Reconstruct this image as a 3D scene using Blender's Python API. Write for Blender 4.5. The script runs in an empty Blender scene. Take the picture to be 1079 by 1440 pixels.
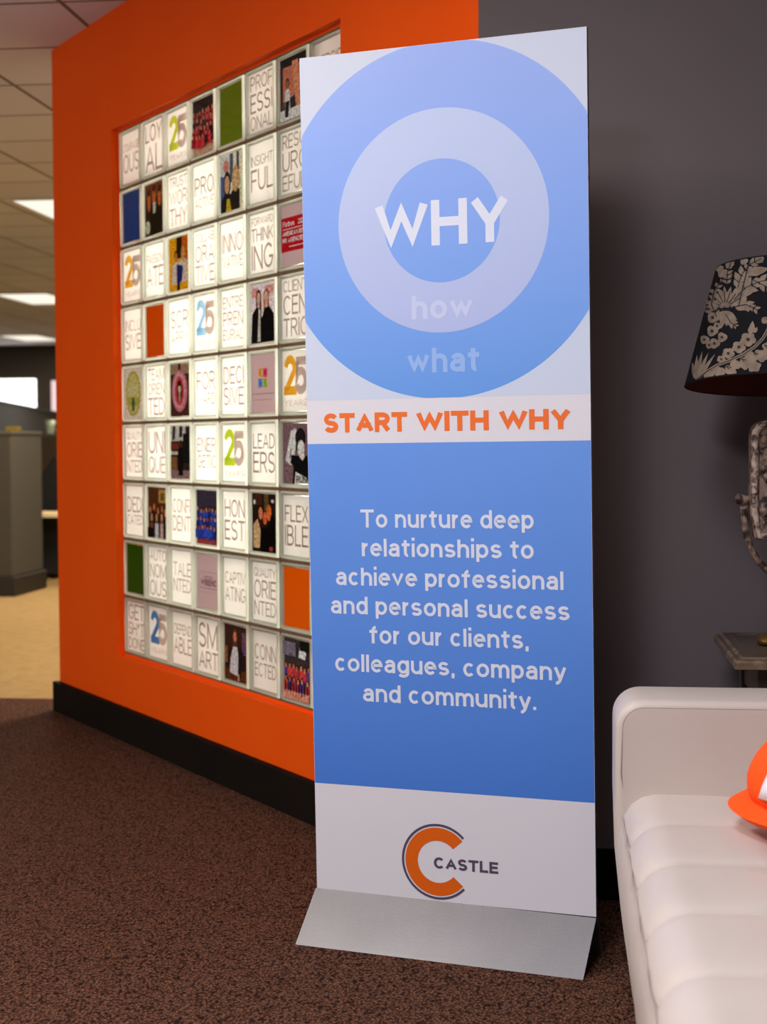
import bpy, math, random
from mathutils import Vector, Matrix, Euler

scene = bpy.context.scene
COL = scene.collection
R = math.radians
PI = math.pi

# ------------------------------------------------------------------ camera
THETA = R(6.5)
CAM_H = 1.0352
cam_data = bpy.data.cameras.new('camera')
cam = bpy.data.objects.new('camera', cam_data)
COL.objects.link(cam)
cam_data.sensor_fit = 'VERTICAL'
cam_data.sensor_height = 36.0
cam_data.lens = 2193.2 / 1440.0 * 36.0
cam_data.clip_start = 0.05
cam_data.clip_end = 200
cam_data.dof.use_dof = True
cam_data.dof.focus_distance = 3.12
cam_data.dof.aperture_fstop = 5.0
cm = (Matrix.Rotation(THETA, 4, 'Z') @ Matrix.Rotation(PI / 2 - 0.0442, 4, 'X') @ Matrix.Rotation(-0.0041, 4, 'Z'))
cm.translation = Vector((0, 0, CAM_H))
cam.matrix_world = cm
scene.camera = cam

# ------------------------------------------------------------------ world, lights, exposure
scene.view_settings.view_transform = 'Standard'
scene.view_settings.look = 'None'
scene.view_settings.gamma = 1.0
scene.view_settings.use_curve_mapping = False
scene.view_settings.exposure = 0.0
world = bpy.data.worlds.new('world')
scene.world = world
world.use_nodes = True
bg = world.node_tree.nodes['Background']
bg.inputs[0].default_value = (0.80, 0.88, 1.0, 1)
bg.inputs[1].default_value = 0.03

CEIL = 2.54


def lamp(name, loc, size, power, color, rot=(0, 0, 0), size_y=None, spread=180):
    d = bpy.data.lights.new(name, 'AREA')
    d.shape = 'RECTANGLE'
    d.size = size
    d.size_y = size_y or size
    d.energy = power
    d.color = color
    d.spread = R(spread)
    o = bpy.data.objects.new(name, d)
    o.location = loc
    o.rotation_euler = rot
    COL.objects.link(o)
    return o


COOL = (0.90, 0.93, 1.0)
NEUTRAL = (1.0, 0.94, 0.86)
WARM = (1.0, 0.86, 0.66)
lamp('overhead_light', (-0.30, 1.75, CEIL - 0.02), 0.55, 22, COOL, size_y=0.55)
lamp('overhead_light', (-0.85, -0.10, CEIL - 0.02), 0.55, 56, COOL, size_y=1.15)
lamp('overhead_light', (-1.75, 2.1, CEIL - 0.02), 0.55, 59, NEUTRAL, size_y=1.15)  # added overhead light that brightens the orange wall
lamp('added_fill_light', (-6.2, 2.9, 1.15), 1.4, 72, NEUTRAL, rot=(0, -PI / 2, 0), size_y=3.6)  # added soft fill from the left for the orange wall, no window there
lamp('added_fill_light', (-1.6, -3.6, 1.55), 3.2, 8, COOL, rot=(PI / 2, 0, 0), size_y=1.7)  # weak added fill from behind the camera, no window there
# the office beyond the orange wall
lamp('office_light', (-3.07, 9.87, CEIL - 0.03), 0.55, 80, WARM, size_y=1.15)
lamp('office_light', (-1.2, 7.4, CEIL - 0.03), 0.55, 105, WARM, size_y=1.15)
lamp('office_light', (-3.4, 13.2, CEIL - 0.03), 0.55, 70, WARM, size_y=1.15)
lamp('office_light', (-5.33, 15.6, CEIL - 0.03), 0.55, 90, WARM, size_y=1.15)
lamp('office_light', (-7.4, 21.3, CEIL - 0.03), 0.55, 60, WARM, size_y=1.15)

# ------------------------------------------------------------------ helpers


def s2l(c):
    c /= 255.0
    return c / 12.92 if c <= 0.04045 else ((c + 0.055) / 1.055) ** 2.4


def rgb(r, g, b, gain=1.0):
    return (min(0.95, s2l(r) * gain), min(0.95, s2l(g) * gain), min(0.95, s2l(b) * gain), 1)


MATS = {}


def pmat(name, color, rough=0.6, metal=0.0, spec=0.5, coat=0.0, sheen=0.0):
    if name in MATS:
        return MATS[name]
    m = bpy.data.materials.new(name)
    m.use_nodes = True
    b = m.node_tree.nodes['Principled BSDF']
    b.inputs['Base Color'].default_value = color
    b.inputs['Roughness'].default_value = rough
    b.inputs['Metallic'].default_value = metal
    b.inputs['Specular IOR Level'].default_value = spec
    b.inputs['Coat Weight'].default_value = coat
    b.inputs['Sheen Weight'].default_value = sheen
    MATS[name] = m
    return m


def nodes_of(m):
    nt = m.node_tree
    return nt, nt.nodes, nt.links, nt.nodes['Principled BSDF']


def mottled(name, c1, c2, scale=8.0, rough=0.6, bump=0.0, bscale=200.0, lo=0.35, hi=0.65, spec=0.5, metal=0.0, bdist=0.002):
    """colour broken up by noise, with a fine bump"""
    if name in MATS:
        return MATS[name]
    m = pmat(name, c1, rough, metal, spec)
    nt, N, L, b = nodes_of(m)
    tc = N.new('ShaderNodeTexCoord')
    nz = N.new('ShaderNodeTexNoise')
    nz.inputs['Scale'].default_value = scale
    nz.inputs['Detail'].default_value = 5
    L.new(tc.outputs['Object'], nz.inputs['Vector'])
    cr = N.new('ShaderNodeValToRGB')
    cr.color_ramp.elements[0].position = lo
    cr.color_ramp.elements[1].position = hi
    cr.color_ramp.elements[0].color = c1
    cr.color_ramp.elements[1].color = c2
    L.new(nz.outputs['Fac'], cr.inputs['Fac'])
    L.new(cr.outputs['Color'], b.inputs['Base Color'])
    if bump:
        n2 = N.new('ShaderNodeTexNoise')
        n2.inputs['Scale'].default_value = bscale
        n2.inputs['Detail'].default_value = 3
        L.new(tc.outputs['Object'], n2.inputs['Vector'])
        bp = N.new('ShaderNodeBump')
        bp.inputs['Strength'].default_value = bump
        bp.inputs['Distance'].default_value = bdist
        L.new(n2.outputs['Fac'], bp.inputs['Height'])
        L.new(bp.outputs['Normal'], b.inputs['Normal'])
    return m


def zgrad(name, stops, rough=0.4, spec=0.4, axis='Z'):
    """a printed gradient along the object's own height (artwork, with glare mixed into the disc)"""
    m = pmat(name, stops[0][1], rough, 0, spec)
    nt, N, L, b = nodes_of(m)
    tc = N.new('ShaderNodeTexCoord')
    sx = N.new('ShaderNodeSeparateXYZ')
    L.new(tc.outputs['Object'], sx.inputs[0])
    mr = N.new('ShaderNodeMapRange')
    mr.inputs['From Min'].default_value = stops[0][0]
    mr.inputs['From Max'].default_value = stops[-1][0]
    L.new(sx.outputs[axis], mr.inputs['Value'])
    cr = N.new('ShaderNodeValToRGB')
    z0, z1 = stops[0][0], stops[-1][0]
    cr.color_ramp.elements[0].color = stops[0][1]
    cr.color_ramp.elements[1].color = stops[-1][1]
    for z, c in stops[1:-1]:
        e = cr.color_ramp.elements.new((z - z0) / (z1 - z0))
        e.color = c
    L.new(mr.outputs['Result'], cr.inputs['Fac'])
    L.new(cr.outputs['Color'], b.inputs['Base Color'])
    return m


def emit(name, color, strength):
    m = bpy.data.materials.new(name)
    m.use_nodes = True
    nt = m.node_tree
    nt.nodes.clear()
    o = nt.nodes.new('ShaderNodeOutputMaterial')
    e = nt.nodes.new('ShaderNodeEmission')
    e.inputs[0].default_value = color
    e.inputs[1].default_value = strength
    nt.links.new(e.outputs[0], o.inputs[0])
    return m


def paper(name, color, trans=0.4, gloss=0.0):
    """a sheet that scatters light on both sides"""
    if name in MATS:
        return MATS[name]
    m = bpy.data.materials.new(name)
    m.use_nodes = True
    nt = m.node_tree
    nt.nodes.clear()
    N, L = nt.nodes, nt.links
    o = N.new('ShaderNodeOutputMaterial')
    d = N.new('ShaderNodeBsdfDiffuse')
    d.inputs[0].default_value = color
    t = N.new('ShaderNodeBsdfTranslucent')
    t.inputs[0].default_value = color
    mx = N.new('ShaderNodeMixShader')
    mx.inputs[0].default_value = trans
    L.new(d.outputs[0], mx.inputs[1])
    L.new(t.outputs[0], mx.inputs[2])
    last = mx
    if gloss:
        g = N.new('ShaderNodeBsdfGlossy')
        g.inputs['Roughness'].default_value = 0.12
        fr = N.new('ShaderNodeFresnel')
        fr.inputs[0].default_value = 1.35
        m2 = N.new('ShaderNodeMixShader')
        L.new(fr.outputs[0], m2.inputs[0])
        L.new(mx.outputs[0], m2.inputs[1])
        L.new(g.outputs[0], m2.inputs[2])
        last = m2
    L.new(last.outputs[0], o.inputs[0])
    MATS[name] = m
    return m


def thin_glass(name):
    m = bpy.data.materials.new(name)
    m.use_nodes = True
    nt = m.node_tree
    nt.nodes.clear()
    N, L = nt.nodes, nt.links
    o = N.new('ShaderNodeOutputMaterial')
    t = N.new('ShaderNodeBsdfTransparent')
    t.inputs[0].default_value = (0.985, 0.995, 0.985, 1)
    g = N.new('ShaderNodeBsdfGlossy')
    g.inputs['Roughness'].default_value = 0.05
    fr = N.new('ShaderNodeFresnel')
    fr.inputs[0].default_value = 1.25
    ge = N.new('ShaderNodeNewGeometry')
    ou = N.new('ShaderNodeMath')          # glass reflects at the face where light enters
    ou.operation = 'SUBTRACT'
    ou.inputs[0].default_value = 1.0
    L.new(ge.outputs['Backfacing'], ou.inputs[1])
    fm = N.new('ShaderNodeMath')
    fm.operation = 'MULTIPLY'
    L.new(fr.outputs[0], fm.inputs[0])
    L.new(ou.outputs[0], fm.inputs[1])
    mx = N.new('ShaderNodeMixShader')
    L.new(fm.outputs[0], mx.inputs[0])
    L.new(t.outputs[0], mx.inputs[1])
    L.new(g.outputs[0], mx.inputs[2])
    L.new(mx.outputs[0], o.inputs[0])
    return m


class MB:
    def __init__(self):
        self.v, self.f, self.m = [], [], []

    def add(self, vs, fs, mi=0):
        o = len(self.v)
        self.v += [tuple(p) for p in vs]
        for f in fs:
            self.f.append([o + i for i in f])
            self.m.append(mi)
        return self

    def box(self, x0, x1, y0, y1, z0, z1, mi=0):
        vs = [(x, y, z) for z in (z0, z1) for y in (y0, y1) for x in (x0, x1)]
        fs = [(0, 2, 3, 1), (4, 5, 7, 6), (0, 1, 5, 4), (2, 6, 7, 3), (0, 4, 6, 2), (1, 3, 7, 5)]
        return self.add(vs, fs, mi)

    def flat(self, pts, y, mi=0):
        """polygon given counter-clockwise in (x, z), facing -Y"""
        return self.add([(p[0], y, p[1]) for p in pts], [list(range(len(pts)))], mi)

    def prism(self, pts, y0, y1, mi=0, side=None):
        """extrude an (x, z) outline from y0 (front) to y1 (back)"""
        n = len(pts)
        vs = [(p[0], y0, p[1]) for p in pts] + [(p[0], y1, p[1]) for p in pts]
        self.add(vs, [list(range(n)), list(range(2 * n - 1, n - 1, -1))], mi)
        o = len(self.v) - 2 * n
        for i in range(n):
            j = (i + 1) % n
            self.f.append([o + i, o + n + i, o + n + j, o + j])
            self.m.append(mi if side is None else side)
        return self

    def tube(self, path, r, seg=10, mi=0, closed=False, caps=True):
        P = [Vector(p) for p in path]
        n = len(P)
        rad = r if isinstance(r, (list, tuple)) else [r] * n
        rings = []
        up = None
        for i in range(n):
            a = P[i - 1] if (i > 0 or closed) else P[0]
            b = P[(i + 1) % n] if (i < n - 1 or closed) else P[-1]
            t = (b - a).normalized()
            if up is None:
                up = Vector((0, 0, 1)) if abs(t.z) < 0.9 else Vector((1, 0, 0))
            s = t.cross(up).normalized()
            u = s.cross(t).normalized()
            up = u
            rings.append([P[i] + (s * math.cos(2 * PI * k / seg) + u * math.sin(2 * PI * k / seg)) * rad[i] for k in range(seg)])
        vs = [q for rg in rings for q in rg]
        fs = []
        m = n if closed else n - 1
        for i in range(m):
            for k in range(seg):
                a, b = i * seg + k, i * seg + (k + 1) % seg
                c, d = ((i + 1) % n) * seg + (k + 1) % seg, ((i + 1) % n) * seg + k
                fs.append((a, b, c, d))
        if caps and not closed:
            fs.append(tuple(range(seg - 1, -1, -1)))
            fs.append(tuple(range((n - 1) * seg, n * seg)))
        return self.add(vs, fs, mi)

    def lathe(self, prof, seg=48, mi=0, center=(0, 0), cap=True):
        vs, fs = [], []
        for r, z in prof:
            for k in range(seg):
                a = 2 * PI * k / seg
                vs.append((center[0] + r * math.cos(a), center[1] + r * math.sin(a), z))
        for i in range(len(prof) - 1):
            for k in range(seg):
                a, b = i * seg + k, i * seg + (k + 1) % seg
                fs.append((a, b, b + seg, a + seg))
        if cap:
            fs.append(tuple(range(seg - 1, -1, -1)))
            fs.append(tuple(range((len(prof) - 1) * seg, len(prof) * seg)))
        return self.add(vs, fs, mi)

    def build(self, name, mats, parent=None, smooth=False, bevel=0.0, seg=2, loc=None, rot=None, subsurf=0):
        me = bpy.data.meshes.new(name)
        me.from_pydata(self.v, [], self.f)
        if not isinstance(mats, (list, tuple)):
            mats = [mats]
        for m in mats:
            me.materials.append(m)
        for p, mi in zip(me.polygons, self.m):
            p.material_index = mi
            p.use_smooth = smooth
        me.update()
        o = bpy.data.objects.new(name, me)
        COL.objects.link(o)
        if parent is not None:
            o.parent = parent
        if loc is not None:
            o.location = loc
        if rot is not None:
            o.rotation_euler = rot
        if bevel:
            md = o.modifiers.new('bevel', 'BEVEL')
            md.width = bevel
            md.segments = seg
            md.limit_method = 'ANGLE'
            md.angle_limit = R(35)
        if subsurf:
            md = o.modifiers.new('subsurf', 'SUBSURF')
            md.levels = subsurf
            md.render_levels = subsurf
        return o


def empty(name, loc=(0, 0, 0), rot=(0, 0, 0)):
    o = bpy.data.objects.new(name, None)
    o.empty_display_size = 0.1
    o.location = loc
    o.rotation_euler = rot
    COL.objects.link(o)
    return o


def tag(o, label, cat, group=None):
    o['label'] = label
    o['category'] = cat
    if group:
        o['group'] = group
    return o


def struct(o):
    o['kind'] = 'structure'
    return o


# lettering: every glyph is a set of pen strokes, x over the glyph's body, y 0 = baseline, 1 = cap height
XH = 0.745
ASC = 1.05


def _arc(cx, cy, rx, ry, a0, a1, n=14):
    return [(cx + rx * math.cos(R(a0 + (a1 - a0) * k / n)), cy + ry * math.sin(R(a0 + (a1 - a0) * k / n))) for k in range(n + 1)]


def _oval():
    return _arc(.5, .5, .5, .5, 90, 450, 36)[:-1]


_S = _arc(.5, .745, .47, .255, 25, 270, 16) + _arc(.5, .245, .5, .245, 90, -158, 16)[1:]
CAPS = {
    'A': (.78, [[(-.02, -.05), (.5, 1.04), (1.02, -.05)], [(.2, .31), (.8, .31)]]), 'B': (.66, [[(0, 0), (0, 1)], [(0, 1), (.5, 1)] + _arc(.5, .76, .42, .24, 90, -90) + [(0, .52)], [(0, .52), (.5, .52)] + _arc(.5, .26, .5, .26, 90, -90) + [(0, 0)]]),
    'C': (.74, [_arc(.52, .5, .52, .5, 42, 318, 26)]), 'D': (.72, [[(0, 0), (0, 1)], [(0, 1), (.38, 1)] + _arc(.38, .5, .62, .5, 90, -90, 18) + [(0, 0)]]),
    'E': (.58, [[(0, 0), (0, 1)], [(0, 1), (1, 1)], [(0, .52), (.9, .52)], [(0, 0), (1, 0)]]), 'F': (.56, [[(0, 0), (0, 1)], [(0, 1), (1, 1)], [(0, .50), (.88, .50)]]),
    'G': (.76, [_arc(.52, .5, .52, .5, 42, 352, 28) + [(1.0, .44), (.58, .44)]]), 'H': (.72, [[(0, 0), (0, 1)], [(1, 0), (1, 1)], [(0, .52), (1, .52)]]),
    'I': (0, [[(.5, 0), (.5, 1)]]), 'K': (.70, [[(0, 0), (0, 1)], [(1, 1.04), (0, .36)], [(.30, .60), (1.02, -.04)]]), 'L': (.55, [[(0, 0), (0, 1)], [(0, 0), (1, 0)]]),
    'M': (.92, [[(0, -.05), (0, 1)], [(1, -.05), (1, 1)], [(0, 1.03), (.5, .05), (1, 1.03)]]), 'N': (.74, [[(0, 0), (0, 1)], [(1, 0), (1, 1)], [(0, 1.03), (1, -.03)]]),
    'O': (.80, [_oval()]), 'P': (.66, [[(0, 0), (0, 1)], [(0, 1), (.5, 1)] + _arc(.5, .72, .5, .28, 90, -90) + [(0, .44)]]), 'Q': (.80, [_oval(), [(.58, .28), (1.0, -.02)]]),
    'R': (.68, [[(0, 0), (0, 1)], [(0, 1), (.5, 1)] + _arc(.5, .74, .46, .26, 90, -90) + [(0, .48)], [(.48, .5), (1.02, -.05)]]), 'S': (.64, [_S]),
    'T': (.68, [[(.5, 0), (.5, 1)], [(0, 1), (1, 1)]]), 'U': (.72, [[(0, 1), (0, .36)] + _arc(.5, .36, .5, .36, 180, 360, 18) + [(1, .36), (1, 1)]]), 'V': (.76, [[(-.02, 1.05), (.5, -.04), (1.02, 1.05)]]),
    'W': (1.12, [[(-.02, 1.05), (.25, -.04), (.5, 1.02), (.75, -.04), (1.02, 1.05)]]), 'X': (.72, [[(-.02, 1.05), (1.02, -.05)], [(1.02, 1.05), (-.02, -.05)]]),
    'Y': (.74, [[(-.02, 1.05), (.5, .42), (1.02, 1.05)], [(.5, .45), (.5, 0)]]), 'Z': (.66, [[(0, 1), (1, 1), (0, 0), (1, 0)]]),
    '2': (.62, [_arc(.5, .72, .48, .28, 172, -32, 16) + [(.04, .02)], [(0, 0), (1, 0)]]), '5': (.62, [[(.95, 1), (.12, 1)], [(.12, 1), (.06, .50)] + _arc(.47, .33, .53, .33, 128, -150, 20)]),
    '0': (.62, [_oval()]), '1': (.34, [[(0, .80), (.8, 1)], [(.8, 0), (.8, 1)]]),
    '*': (.34, [[(.5, .62), (.5, 1)], [(.05, .70), (.95, .92)], [(.05, .92), (.95, .70)]]), "'": (0, [[(.5, .75), (.5, 1)]]),
}
_LS = _arc(.5, .745, .46, .255, 22, 270, 14) + _arc(.5, .245, .5, .245, 90, -158, 14)[1:]
LOW = {      # y 1 = x-height
    'o': (.56, [_oval()]), 'n': (.52, [[(0, 0), (0, 1)], _arc(.5, .58, .5, .42, 180, 0, 16) + [(1, 0)]]), 'u': (.52, [[(0, 1), (0, .40)] + _arc(.5, .40, .5, .40, 180, 360, 16), [(1, 0), (1, 1)]]),
    'r': (.32, [[(0, 0), (0, 1)], _arc(.85, .42, .85, .56, 180, 84, 10)]), 't': (.34, [[(.42, 1.30), (.42, .26)] + _arc(.82, .26, .40, .26, 180, 285, 8), [(0, 1), (1, 1)]]),
    'e': (.54, [[(0, .53), (1, .53)] + _arc(.5, .5, .5, .5, 4, 318, 26)]), 'd': (.54, [_oval(), [(1, 0), (1, ASC / XH)]]), 'p': (.54, [_oval(), [(0, -.37), (0, 1)]]),
    'l': (0, [[(.5, 0), (.5, ASC / XH)]]), 'i': (0, [[(.5, 0), (.5, 1)], [(.5, 1.53), (.5, 1.55)]]),
    'a': (.51, [_arc(.5, .66, .46, .34, 160, 0, 14) + [(.96, .66), (.96, 0)], [(.96, .58), (.46, .58)] + _arc(.46, .29, .46, .29, 90, 270, 14) + _arc(.46, .42, .50, .42, 270, 355, 8)]),
    's': (.49, [_LS]), 'h': (.52, [[(0, 0), (0, ASC / XH)], _arc(.5, .58, .5, .42, 180, 0, 16) + [(1, 0)]]), 'c': (.50, [_arc(.52, .5, .52, .5, 44, 316, 24)]),
    'v': (.54, [[(-.03, 1.08), (.5, -.05), (1.03, 1.08)]]), 'f': (.36, [[(.42, 0), (.42, 1.08)] + _arc(.92, 1.08, .50, .32, 180, 88, 8), [(0, 1), (.95, 1)]]),
    'g': (.54, [_oval(), [(1, 1), (1, -.08)] + _arc(.5, -.08, .5, .30, 0, -150, 14)]), 'y': (.52, [[(-.03, 1.08), (.5, 0.0)], [(1.03, 1.08), (.44, -.20), (.22, -.37), (.02, -.37)]]),
    'm': (.86, [[(0, 0), (0, 1)], _arc(.25, .58, .25, .42, 180, 0, 14) + [(.5, 0)], _arc(.75, .58, .25, .42, 180, 0, 14) + [(1, 0)]]),
    'w': (.80, [[(-.02, 1.08), (.26, -.05), (.5, 1.03), (.74, -.05), (1.02, 1.08)]]), 'b': (.54, [_oval(), [(0, 0), (0, ASC / XH)]]),
    ',': (.10, [[(.6, .10), (.5, -.12), (.2, -.36)]]), '.': (0, [[(.5, .02), (.5, .0)]]),
}
_tcache = {}


def _pen(pts, w, closed):
    """a strip of constant width w along the points, square ends"""
    P = [Vector((p[0], p[1])) for p in pts]
    Q = [P[0]]
    for p in P[1:]:
        if (p - Q[-1]).length > 1e-5:
            Q.append(p)
    n = len(Q)
    if not closed and n > 1:
        Q[0] = Q[0] + (Q[0] - Q[1]).normalized() * 0.0
    vs, fs = [], []
    for i in range(n):
        d0 = (Q[i] - Q[i - 1]).normalized() if (i > 0 or closed) else (Q[1] - Q[0]).normalized()
        d1 = (Q[(i + 1) % n] - Q[i]).normalized() if (i < n - 1 or closed) else d0
        t = (d0 + d1)
        t = t.normalized() if t.length > 1e-6 else d0
        nrm = Vector((-t.y, t.x))
        k = max(0.30, nrm.dot(Vector((-d0.y, d0.x))))
        vs += [Q[i] + nrm * (w / 2 / k), Q[i] - nrm * (w / 2 / k)]
    for i in range(n if closed else n - 1):
        a, b = 2 * i, 2 * ((i + 1) % n)
        fs.append([a, a + 1, b + 1, b])
    return vs, fs


def glyphs(text, weight=0.12, spacing=1.0):
    """text as flat polygons; cap height 1, pen width = weight"""
    key = (text, weight, spacing)
    if key in _tcache:
        return _tcache[key]
    V, F = [], []
    x, layer = 0.0, 0
    h = weight / 2
    for ch in text:
        if ch == ' ':
            x += 0.34 * spacing
            continue
        low = ch in LOW
        W, strokes = LOW[ch] if low else CAPS[ch]
        top = XH if low else 1.0
        body = max(0.0, W - weight * 0.35)
        for st in strokes:
            closed = len(st) == 36
            pts = [(x + h + u * body if W else x + h, h + v * (top - weight)) for u, v in st]
            if not closed:       # straight pens end square on the lines they stand on
                for a, b in ((0, 1), (-1, -2)):
                    (xa, ya), (xb, yb) = pts[a], pts[b]
                    if abs(xa - xb) < 1e-4 and abs(ya - yb) > 1e-4:
                        pts[a] = (xa, ya + math.copysign(h, ya - yb))
                    elif abs(ya - yb) < 1e-4 and len(st) == 2 and not (low and ch == 'e'):
                        pts[a] = (xa + math.copysign(h, xa - xb), ya)
            vs, fs = _pen(pts, weight, closed)
            lo, hi = (-0.5, 1.5) if low else (0.0, 1.0)
            if low and ch in 'vw':
                lo, hi = 0.0, XH
            if low and ch == 'y':
                hi = XH
            o = len(V)
            layer = (layer + 1) % 6
            V += [(p.x, min(hi, max(lo, p.y)), layer) for p in vs]
            for f in fs:
                a = sum(vs[f[i]].x * vs[f[(i + 1) % 4]].y - vs[f[(i + 1) % 4]].x * vs[f[i]].y for i in range(4))
                F.append([o + i for i in (f if a > 0 else f[::-1])])
        x += (body + weight if W else weight) + 0.105 * spacing - (0.055 if ch == 'r' else 0.0)
    _tcache[key] = (V, F)
    return V, F


def put_text(mb, text, x0, x1, base, cap, y, mi, weight=0.12, spacing=1.0):
    """letters stretched from x0 to x1, capitals cap tall, standing on base"""
    vs, fs = glyphs(text, weight, spacing)
    a, b = min(v[0] for v in vs), max(v[0] for v in vs)
    sx = (x1 - x0) / (b - a)
    mb.add([(x0 + (v[0] - a) * sx, y - 0.00001 * v[2], base + v[1] * cap) for v in vs], fs, mi)


# ------------------------------------------------------------------ shell materials
def carpet_material():
    m = pmat('brown_carpet', rgb(80, 48, 34), 0.95, 0, 0.1)
    nt, N, L, b = nodes_of(m)
    tc = N.new('ShaderNodeTexCoord')
    mp = N.new('ShaderNodeMapping')
    mp.inputs['Scale'].default_value = (1.0, 0.72, 1.0)
    L.new(tc.outputs['Object'], mp.inputs['Vector'])
    nz = N.new('ShaderNodeTexNoise')
    nz.inputs['Scale'].default_value = 60
    nz.inputs['Detail'].default_value = 1
    L.new(mp.outputs[0], nz.inputs['Vector'])
    ad = N.new('ShaderNodeVectorMath')
    ad.operation = 'MULTIPLY_ADD'
    ad.inputs[1].default_value = (0.006, 0.006, 0)
    L.new(nz.outputs['Color'], ad.inputs[0])
    L.new(mp.outputs[0], ad.inputs[2])
    vo = N.new('ShaderNodeTexVoronoi')
    vo.inputs['Scale'].default_value = 185
    L.new(ad.outputs[0], vo.inputs['Vector'])
    cr = N.new('ShaderNodeValToRGB')
    cr.color_ramp.elements[0].position = 0.05
    cr.color_ramp.elements[0].color = rgb(126, 88, 69)
    cr.color_ramp.elements[1].position = 0.85
    cr.color_ramp.elements[1].color = rgb(31, 15, 11)
    e = cr.color_ramp.elements.new(0.45)
    e.color = rgb(86, 54, 40)
    L.new(vo.outputs['Distance'], cr.inputs['Fac'])
    # slow tufts of lighter and darker yarn
    n2 = N.new('ShaderNodeTexNoise')
    n2.inputs['Scale'].default_value = 90
    n2.inputs['Detail'].default_value = 2
    L.new(mp.outputs[0], n2.inputs['Vector'])
    mr = N.new('ShaderNodeMapRange')
    mr.inputs['From Min'].default_value = 0.3
    mr.inputs['From Max'].default_value = 0.7
    mr.inputs['To Min'].default_value = 0.72
    mr.inputs['To Max'].default_value = 1.22
    L.new(n2.outputs['Fac'], mr.inputs['Value'])
    mx = N.new('ShaderNodeVectorMath')
    mx.operation = 'SCALE'
    L.new(cr.outputs['Color'], mx.inputs[0])
    L.new(mr.outputs['Result'], mx.inputs['Scale'])
    L.new(mx.outputs[0], b.inputs['Base Color'])
    bp = N.new('ShaderNodeBump')
    bp.inputs['Strength'].default_value = 0.9
    bp.inputs['Distance'].default_value = 0.004
    bp.invert = True
    L.new(vo.outputs['Distance'], bp.inputs['Height'])
    L.new(bp.outputs['Normal'], b.inputs['Normal'])
    return m


def ceiling_material():
    m = pmat('ceiling_tile', rgb(205, 195, 182), 0.9, 0, 0.2)
    nt, N, L, b = nodes_of(m)
    tc = N.new('ShaderNodeTexCoord')
    mp = N.new('ShaderNodeMapping')
    # joints at x = -2.28 and y = 5.81, every 0.585 m
    mp.inputs['Location'].default_value = (2.28 + 0.585 * 20, -5.81 + 0.585 * 40, 0)
    L.new(tc.outputs['Object'], mp.inputs['Vector'])
    br = N.new('ShaderNodeTexBrick')
    br.offset = 0.0
    br.squash = 1.0
    br.inputs['Scale'].default_value = 1.0
    br.inputs['Brick Width'].default_value = 0.585
    br.inputs['Row Height'].default_value = 0.585
    br.inputs['Mortar Size'].default_value = 0.011
    br.inputs['Mortar Smooth'].default_value = 0.3
    br.inputs['Color1'].default_value = rgb(222, 226, 238)
    br.inputs['Color2'].default_value = rgb(214, 218, 230)
    br.inputs['Mortar'].default_value = rgb(124, 116, 108)
    L.new(mp.outputs[0], br.inputs['Vector'])
    L.new(br.outputs['Color'], b.inputs['Base Color'])
    return m


M_CARPET = carpet_material()
M_CEIL = ceiling_material()
M_ORANGE = mottled('orange_wall_paint', rgb(244, 84, 0), rgb(246, 87, 0), 3, 0.6, 0.15, 260, spec=0.12, bdist=0.0006)
M_GRAY = mottled('charcoal_wall_paint', rgb(113, 102, 103), rgb(117, 105, 106), 2.5, 0.65, 0.12, 240, spec=0.12, bdist=0.0006)
M_BASE = mottled('dark_rubber_baseboard', rgb(20, 14, 10), rgb(25, 17, 12), 6, 0.75, spec=0.08)
M_GROUT = mottled('brown_grout', rgb(100, 74, 54), rgb(116, 88, 64), 30, 0.9)
M_FARWALL = mottled('dark_office_wall', rgb(40, 34, 26), rgb(46, 38, 28), 1.0, 0.8)

# ------------------------------------------------------------------ shell
struct(MB().box(-15, 3.2, -4, 6.12, -0.05, 0).build('floor', M_CARPET))
M_LITCARPET = mottled('golden_lit_carpet', rgb(164, 136, 92), rgb(152, 124, 82), 14, 0.95, 0.5, 160, spec=0.1)  # golden tone: the office's warm light is put into the carpet colour
struct(MB().box(-15, 3.2, 6.12, 23.2, -0.05, 0).build('floor_office', M_LITCARPET))
struct(MB().box(-15, 3.2, -4, 23.2, CEIL, CEIL + 0.06).build('ceiling', M_CEIL))
struct(MB().box(-15, 3.2, 23.0, 23.2, 0, CEIL).build('wall_far', M_FARWALL))
struct(MB().box(-0.1845, 3.2, 3.535, 3.66, 0, CEIL).build('wall_back', M_GRAY))
struct(MB().box(-0.15, 3.2, 3.517, 3.535, 0, 0.115).build('baseboard_back', M_BASE, bevel=0.003))

# orange wall: its own frame, x along the wall towards the sign, y into the wall
WO = Vector((-1.53864, 5.36395, 0))
WROT = (0, 0, math.atan2(-0.79794, 0.60274))
BZ = 0.29578
MOD = 0.2032
WF = -0.022           # face of the wall in front of the blocks
S0, S1 = -0.635, 2.2757
A0, A1 = -0.012, 1.6400
Z0, Z1 = BZ - 0.010, BZ + 9 * MOD + 0.008
w = MB()
w.box(S0, A0, WF, 0.12, 0, CEIL)
w.box(A1, S1, WF, 0.12, 0, CEIL)
w.box(A0, A1, WF, 0.12, 0, Z0)
w.box(A0, A1, WF, 0.12, Z1, CEIL)
w.box(A0, 0.0, 0.002, 0.12, Z0, Z1)
w.box(8 * MOD, A1, 0.002, 0.12, Z0, Z1)
w.box(A0, A1, 0.002, 0.12, Z0, BZ)
w.box(A0, A1, 0.002, 0.12, BZ + 9 * MOD, Z1)
wall = struct(w.build('wall_left', M_ORANGE, loc=WO, rot=WROT))
struct(MB().box(S0 - 0.012, S1 - 0.012, -0.048, WF, 0, 0.115).build('baseboard_left', M_BASE, loc=WO, rot=WROT, bevel=0.003))
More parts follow.
